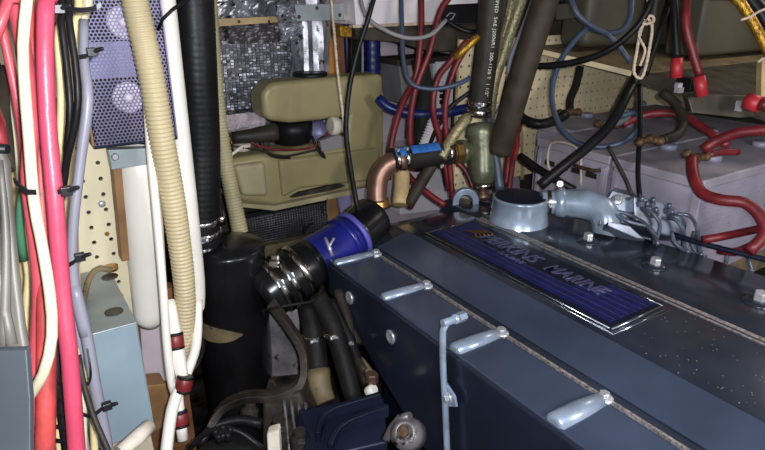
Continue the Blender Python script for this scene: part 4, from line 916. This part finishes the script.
obj('bolt_stud', MB().hexn(P(678, 88, 1.40), Zv, .010, .012).box(P(679, 90, 1.40), .02, .012, .012), 'sbolt', None, 'shiny stud below the black booted cable', 'bolt')
obj('black_switch', MB().box(P(688, 84, 1.42), .04, .04, .03), 'black', None, 'small black block between the red boots', 'block', bevel=.003)
obj('bolt_stud', MB().box(P(739, 106, 1.31), .008, .012, .022), 'sbolt', None, 'shiny lug at the right-hand red boot', 'bolt')

# ------------------------------------------------------------------ BATTERIES
zt3 = 1.14
def battery(name, x0, x1, y0, y1, label, caps, ridges=True):
    t = thing(name, label, 'battery', ((x0 + x1) / 2, (y0 + y1) / 2, .90), 'batteries under the shelf')
    obj('battery_case', MB().bb((x0, y0, .90), (x1, y1, zt3 - .02)), 'batt', t, bevel=.004)
    obj('battery_lid', MB().bb((x0 - .004, y0 - .004, zt3 - .022), (x1 + .004, y1 + .004, zt3)), 'battt', t, bevel=.004)
    if ridges:
        mb = MB()
        for k in range(14):
            z_ = .93 + k * .013; mb.bb((x0 + .01, y0 - .002, z_), (x1 - .01, y0 + .001, z_ + .003))
        obj('case_ridges', mb, 'batt', t)
    for (a, b) in caps:
        p = HZ(a, b, zt3)
        obj('vent_cap', MB().lathe(p, Zv, [(0, .021), (.011, .020), (.013, .017), (.013, .001)], 20), 'cap', t)
    if ridges == 2:
        for k in range(4): obj('handle_slot', MB().bb((x0 - .003, y0 + .03 + k * .045, 1.075), (x0 + .002, y0 + .062 + k * .045, 1.088)), 'hole', t)
        obj('carry_handle', MB().tube([V((x0 - .002, y0 + .02, 1.10)), V((x0 - .012, y0 + .03, 1.098)), V((x0 - .012, y0 + .09, 1.098)), V((x0 - .002, y0 + .11, 1.10))], .005, 8), 'lug', t)
    obj('case_rib', MB().bb((x0 - .006, y0 + .004, .9), (x0, y0 + .016, zt3 - .03)), 'batt', t, bevel=.001)
    obj('case_rib', MB().bb((x0 - .006, y1 - .016, .9), (x0, y1 - .004, zt3 - .03)), 'batt', t, bevel=.001)
    return t
battery('storage_battery', 1.212, 1.90, .642, .862, 'nearest grey battery, at the right edge of the photo', [(712, 160), (668, 149), (760, 146)])
battery('storage_battery', 1.216, 1.90, .878, 1.105, 'middle grey battery, behind the nearest one', [(626, 126), (668, 118), (710, 133)], 2)
battery('storage_battery', 1.375, 1.96, 1.122, 1.26, 'farthest grey battery, against the pegboard', [(587, 117), (640, 105)], False)
obj('battery_strap', MB().tube([HX(562, 172, 1.205), HX(549, 168, 1.205), HX(549, 148, 1.205), HX(556, 142, 1.205), HX(574, 146, 1.205), HX(582, 158, 1.205)], .003, 8, .006).tube([HX(581, 150, 1.205), HX(581, 185, 1.205)], .003, 8), 'rope', None, 'white cord loop on the side of the middle battery', 'cord')
obj('battery_tray', MB().bb((1.20, .63, .86), (1.98, 1.27, .90)), 'beig', None, 'dirty tray carrying the batteries', 'tray')
def terminal(lab, pts):
    mb = MB()
    for k, (a, b, d) in enumerate(pts):
        p = P(a, b, d); mb.lathe(p - Zv * .008, Zv, [(0, .009), (.008, .012), (.014, .009), (.018, .005)], 8)
        if k: mb.tube([P(*pts[k - 1]), p], .008, 8)
    obj('battery_terminal', mb, 'lug', None, lab, 'terminal', 'corroded battery terminals')
terminal('corroded terminal clamp on the nearest battery, at red cable joint', [(687, 154, 1.25), (696, 158, 1.26), (706, 156, 1.27)])
terminal('corroded terminal beside the looped blue cable', [(598, 124, 1.50), (608, 127, 1.50), (616, 125, 1.50)])
terminal('corroded terminal at the yellow-banded black cable', [(640, 142, 1.34), (650, 139, 1.35), (660, 141, 1.35)])
terminal('corroded terminal on the farthest battery near the pegboard', [(560, 113, 1.60), (570, 112, 1.60), (578, 112, 1.61)])
GB = 'battery cables'
cable('battery_cable', 'thick red cable curving down the side of the nearest battery', 'cable', 'redd', 5.8, [(692, 158, 1.245), (693, 175, 1.21), (702, 193, 1.18), (722, 200, 1.15), (745, 203, 1.13), (761, 218, 1.11), (764, 235, 1.10), (748, 252, 1.10)], GB, n=14)
cable('battery_cable', 'thick red cable arching over the nearest battery top to right', 'cable', 'redd', 5.2, [(703, 150, 1.26), (715, 142, 1.25), (738, 133, 1.22), (775, 129, 1.18)], GB, n=14)
cable('battery_cable', 'red cable lying across the middle battery top', 'cable', 'redd', 4, [(622, 125, 1.49), (638, 117, 1.49), (660, 113, 1.47), (685, 117, 1.44), (706, 130, 1.40), (728, 146, 1.36)], GB, n=12)
cable('battery_cable', 'short red cable stub beside the corroded joint', 'cable', 'redd', 3.5, [(708, 155, 1.27), (722, 152, 1.28), (738, 152, 1.29)], GB)
cable('battery_cable', 'red cable running low behind the injector pipes', 'cable', 'redd', 4.2, [(702, 240, 1.205), (725, 236, 1.19), (762, 228, 1.13), (790, 220, 1.1)], GB)
cable('battery_cable', 'red cable low at right edge behind fuel rail', 'cable', 'redd', 4.2, [(718, 250, 1.215), (735, 252, 1.19), (755, 244, 1.15), (775, 235, 1.1)], GB)
cable('battery_cable', 'black cable with yellow bands looping from shelf to battery', 'cable', 'hose', 5, [(662, 92, 1.45), (676, 104, 1.43), (683, 120, 1.40), (678, 134, 1.375), (662, 140, 1.355)], GB)
cable('battery_cable', 'thick black cable descending diagonally in front of the batteries', 'cable', 'black', 5.2, [(640, 70, 1.50), (628, 92, 1.44), (612, 122, 1.41), (590, 145, 1.39), (565, 165, 1.38), (540, 186, 1.39)], GB, n=14)
cable('battery_cable', 'black cable with tan band dropping from shelf to farthest battery', 'cable', 'blackd', 4, [(580, 68, 1.70), (576, 85, 1.68), (570, 100, 1.65), (570, 112, 1.62)], GB)
cable('battery_cable', 'black cable sagging from slanting hose to farthest battery', 'cable', 'black', 5, [(516, 112, 1.60), (525, 120, 1.58), (540, 124, 1.56), (556, 120, 1.57), (566, 114, 1.58)], GB)
cable('battery_cable', 'black cable crossing low toward the inlet pipe clamp', 'cable', 'black', 4, [(520, 156, 1.50), (540, 170, 1.46), (560, 182, 1.43), (575, 190, 1.42)], GB)
cable('battery_cable', 'thin black cable hanging straight down past the batteries', 'cable', 'black', 2.4, [(640, 85, 1.44), (640, 130, 1.38), (638, 170, 1.34), (640, 198, 1.31)], GB)
cable('battery_cable', 'thin dark cable curving down behind the inlet pipe', 'cable', 'hose', 2, [(608, 146, 1.36), (618, 165, 1.35), (626, 180, 1.34), (632, 196, 1.33)], GB)
cable('battery_cable', 'pale cable with black end beside looped blue cable', 'cable', 'greyp', 3.5, [(604, 124, 1.50), (620, 122, 1.48), (630, 114, 1.46), (622, 112, 1.46)], GB)
cable('shelf_cable', 'black cable sweeping across in front of the shelf', 'cable', 'black', 3.4, [(654, -20, 1.35), (650, 5, 1.36), (634, 30, 1.38), (605, 52, 1.42), (570, 63, 1.47), (535, 66, 1.52), (500, 62, 1.56), (492, 66, 1.6)])
cable('shelf_cable', 'thin black cable dropping behind the white rope', 'cable', 'black', 2.6, [(676, -20, 1.42), (664, 20, 1.42), (654, 50, 1.43), (646, 75, 1.44)])
cable('blue_cable', 'slate blue cable making a large loop before the pegboard', 'cable', 'bluew', 2.8, [(590, 26, 1.50), (575, 40, 1.50), (560, 62, 1.50), (552, 90, 1.49), (556, 118, 1.47), (572, 140, 1.44), (598, 147, 1.41), (625, 141, 1.40), (640, 125, 1.40), (636, 113, 1.42), (618, 117, 1.44)], 'slate blue cables at right')
cable('blue_cable', 'slate blue cable from top crossing down to the shelf edge', 'cable', 'bluew', 2.8, [(570, -20, 1.46), (575, 10, 1.46), (590, 25, 1.47), (605, 33, 1.48), (618, 45, 1.49), (630, 62, 1.50)], 'slate blue cables at right')
cable('blue_cable', 'slate blue cable curving up behind the white rope', 'cable', 'bluew', 2.8, [(586, 26, 1.49), (600, 32, 1.52), (618, 32, 1.53), (630, 18, 1.53), (632, -20, 1.53)], 'slate blue cables at right')
# white rope loop with knot
rl = MB()
rl.tube(PP([(648, -5, 1.38), (648, 12, 1.38), (641, 30, 1.385), (637, 50, 1.39), (634, 72, 1.395), (641, 78, 1.395), (646, 66, 1.39), (650, 45, 1.385), (652, 26, 1.38), (646, 16, 1.38)]), .0036, 8, .003, wave=(.15, .01))
rl.tube(PP([(643, 22, 1.37), (639, 36, 1.38), (645, 50, 1.385), (640, 66, 1.39)]), .003, 8, .003, wave=(.15, .01))
rl.tube(PP([(642, 18, 1.37), (652, 16, 1.37), (653, 22, 1.37), (643, 24, 1.37), (644, 19, 1.365)]), .0034, 8, .003)
obj('rope_loop', rl, 'rope', None, 'knotted off-white rope loop hanging at the shelf corner', 'rope')

# ------------------------------------------------------------------ LOWER CENTRE (bilge machinery)
sp, _ = spline(PP([(270, 302, 1.08), (288, 325, 1.07), (303, 352, 1.06), (301, 382, 1.04), (276, 395, 1.02), (245, 397, 1.0), (222, 408, .98), (212, 424, .97)]), .01, .01)
obj('curved_strap', MB().ribbon(sp, cF, .022, .013), 'grime', None, 'flat curved metal strap in the dark below the blue sleeve', 'strap', bevel=.001)
cable('coolant_hose', 'black coolant hose running down beside the engine', 'hose', 'blackd', [9, 10, 10, 9], [(318, 296, 1.14), (330, 320, 1.12), (342, 355, 1.10), (354, 400, 1.08)], n=14)
cable('coolant_hose', 'shorter black hose joined to the beige fitting', 'hose', 'blackd', [10, 11, 11], [(308, 305, 1.16), (314, 335, 1.14), (318, 372, 1.12)], n=14)
obj('hose_fitting', MB().tube(PP([(318, 370, 1.12), (320, 385, 1.11), (326, 402, 1.10)]), [.023, .021, .018], 16), 'beig', None, 'dirty beige hose fitting beside the coolant hose', 'fitting')
cable('coolant_hose', 'thin black hose hugging the engine side', 'hose', 'blackd', [5, 5, 5], [(330, 300, 1.16), (350, 340, 1.14), (366, 385, 1.10)], n=10)
alt = thing('engine_mount_bracket', 'dark blue cast bracket with raised webs below the engine', 'bracket', P(345, 440, .95))
obj('bracket_top', MB().prism([P(299, 410, .98), P(380, 392, 1.0), P(384, 398, .99), P(388, 442, .93), P(318, 458, .91)], V((0, 0, -.05))), 'engd', alt, bevel=.004)
for pts in ([(318, 440, .93), (322, 425, .95), (334, 414, .955), (380, 400, .965)], [(330, 452, .905), (336, 438, .915), (350, 426, .92), (388, 412, .94)]):
    sp, _ = spline(PP(pts), .01, .01); obj('web', MB().ribbon([p + Zv * .004 for p in sp], Zv, .02, .008), 'engd', alt, bevel=.001)
obj('bracket_end', MB().prism([P(299, 410, .98), P(318, 458, .91), P(316, 490, .9), P(296, 440, .96)], X * .01), 'engd', alt)
bs = thing('bolt_boss', 'worn aluminium bolted boss beside the engine bottom edge', 'casting', P(405, 432, .80))
p = P(404, 432, .80); a_ = ((CAM - p).normalized() + Zv * .5 - X * .5).normalized()
obj('boss', MB().lathe(p - a_ * .03, a_, [(0, .024), (.022, .022), (.026, .018), (.03, .016), (.03, .009), (.026, .008)], 20), 'foild', bs)
obj('boss_bolt', MB().hexn(p, a_, .0085, .008), 'lug', bs)
obj('boss_arm', MB().tube(PP([(386, 440, .82), (392, 428, .82), (400, 418, .82), (410, 416, .81)]), .006, 8), 'foild', bs)
obj('white_cap_fitting', MB().lathe(P(368, 392, 1.04), P(374, 389, 1.03) - P(368, 392, 1.04), [(0, .008), (.002, .010), (.016, .010), (.018, .007)], 14), 'pvc', None, 'small white plug beside the engine side', 'plug')
obj('brown_fitting', MB().hexn(P(372, 382, 1.04), Zv, .011, .018), 'copper', None, 'copper-brown fitting above the small white plug', 'fitting')
obj('white_block', MB().prism([P(*q, .93) for q in ((266, 434), (279, 430), (281, 470), (268, 470))], cF * .02), 'wpipe', None, 'dirty white block at the bottom centre edge', 'block', bevel=.004)
# alternator / pulley lower left of centre
pu = thing('pulley_cover', 'dark rounded alternator housing at the bottom left of centre', 'alternator', P(232, 450, .92))
p = P(228, 462, .92)
obj('housing', MB().lathe(p - Zv * .04, Zv + V((0, 0, 0)), [(0, .062), (.04, .060), (.052, .05), (.056, .03), (.06, .012)], 28), 'blackd', pu)
kn = MB().lathe(P(223, 433, .90) - Zv * .01, Zv, [(0, .01), (.012, .01), (.014, .006)], 12)
for k in range(5):
    th = k * 2 * math.pi / 5; kn.lathe(P(223, 433, .90) + V((math.cos(th), math.sin(th), 0)) * .011 - Zv * .008, Zv, [(0, .005), (.012, .005), (.014, .003)], 8)
obj('knob', kn, 'black', pu)
cable('thin_hose', 'thin black hose arcing over the alternator housing', 'hose', 'black', 3, [(190, 448, .92), (202, 436, .92), (220, 428, .92), (240, 432, .92), (262, 448, .92)])
for k, (a, b, s_, m_, lab) in enumerate(((245, 350, .05, 'grime', 'stained hull block behind the curved bracket'), (290, 425, .05, 'grime', 'grimy casting below the curved bracket'), (262, 420, .035, 'blackd', 'dark block between canister and bracket'))):
    pass
obj('hull_rib', MB().prism([P(*q, 1.30) for q in ((262, 300), (300, 310), (300, 392), (262, 392))], cF * .05), 'foild', None, 'grey stained hull section behind the curved bracket', 'hull section', bevel=.004)
obj('gearbox_casting', MB().prism([P(*q, 1.02) for q in ((262, 396), (300, 392), (312, 420), (318, 480), (262, 480))], cF * .06), 'grime', None, 'grimy casting under the curved strap', 'casting', bevel=.008)
for k in range(4):
    obj('casting_fin', MB().tube(PP([(284 + k * 7, 400 + k, 1.0), (290 + k * 8, 455, .96)]), .0035, 6), 'foild', bpy.data.objects['gearbox_casting'])
cable('rusty_hose', 'brownish hose beside the engine end below the blue sleeve', 'hose', 'hoseb', 5, [(338, 290, 1.18), (348, 320, 1.16), (352, 350, 1.14), (366, 372, 1.1)])
cable('thin_wire', 'thin black wire in the shadows under the exhaust clamps', 'wire', 'black', 1.5, [(266, 310, 1.05), (290, 305, 1.05), (315, 300, 1.08), (322, 285, 1.1)], n=6)

# bilge clutter
for k, (lab, m_, r_, pts) in enumerate((
  ('brown-grey hose end lying behind the coolant hoses', 'hoseb', 7, [(345, 300, 1.2), (352, 318, 1.19), (356, 345, 1.17)]),
  ('tan perished hose piece beside the engine casing', 'beig', 4, [(338, 330, 1.15), (350, 352, 1.14), (362, 362, 1.12), (372, 376, 1.09)]),
  ('dark bent pipe at lower left below the canister', 'black', 5, [(200, 446, .95), (212, 428, .97), (238, 420, .98), (262, 424, .98)]))):
    cable('bilge_pipe', lab, 'pipe', m_, r_, pts)
for k, (a, b, d, w_, m_, lab) in enumerate(((283, 418, .99, .022, 'grime', 'grey casting lug left of the blue bracket'), (300, 432, .95, .018, 'grime', 'dark casting lug at the blue bracket corner'), (247, 405, 1.0, .016, 'grime', 'small grey lug under the curved strap'))):
    p = P(a, b, d); obj('casting_lug', MB().lathe(p - Zv * .03, Zv + X * .2 * (k - 1), [(0, w_), (.02, w_ * .9), (.024, w_ * .6), (.034, w_ * .55)], 10), m_, None, lab, 'casting', bevel=.001)
for k, (a, b, d) in enumerate(((306, 318, 1.2), (326, 340, 1.2), (360, 372, 1.16))):
    p = P(a, b, d)
    clamp_on(bpy.data.objects[('coolant_hose.001', 'coolant_hose', 'coolant_hose.002')[k]], P(*((314, 335, 1.14), (334, 332, 1.113), (350, 341, 1.14))[k]), V((.02, -.03, -1)), (.0215, .0195, .0105)[k], .010, True)
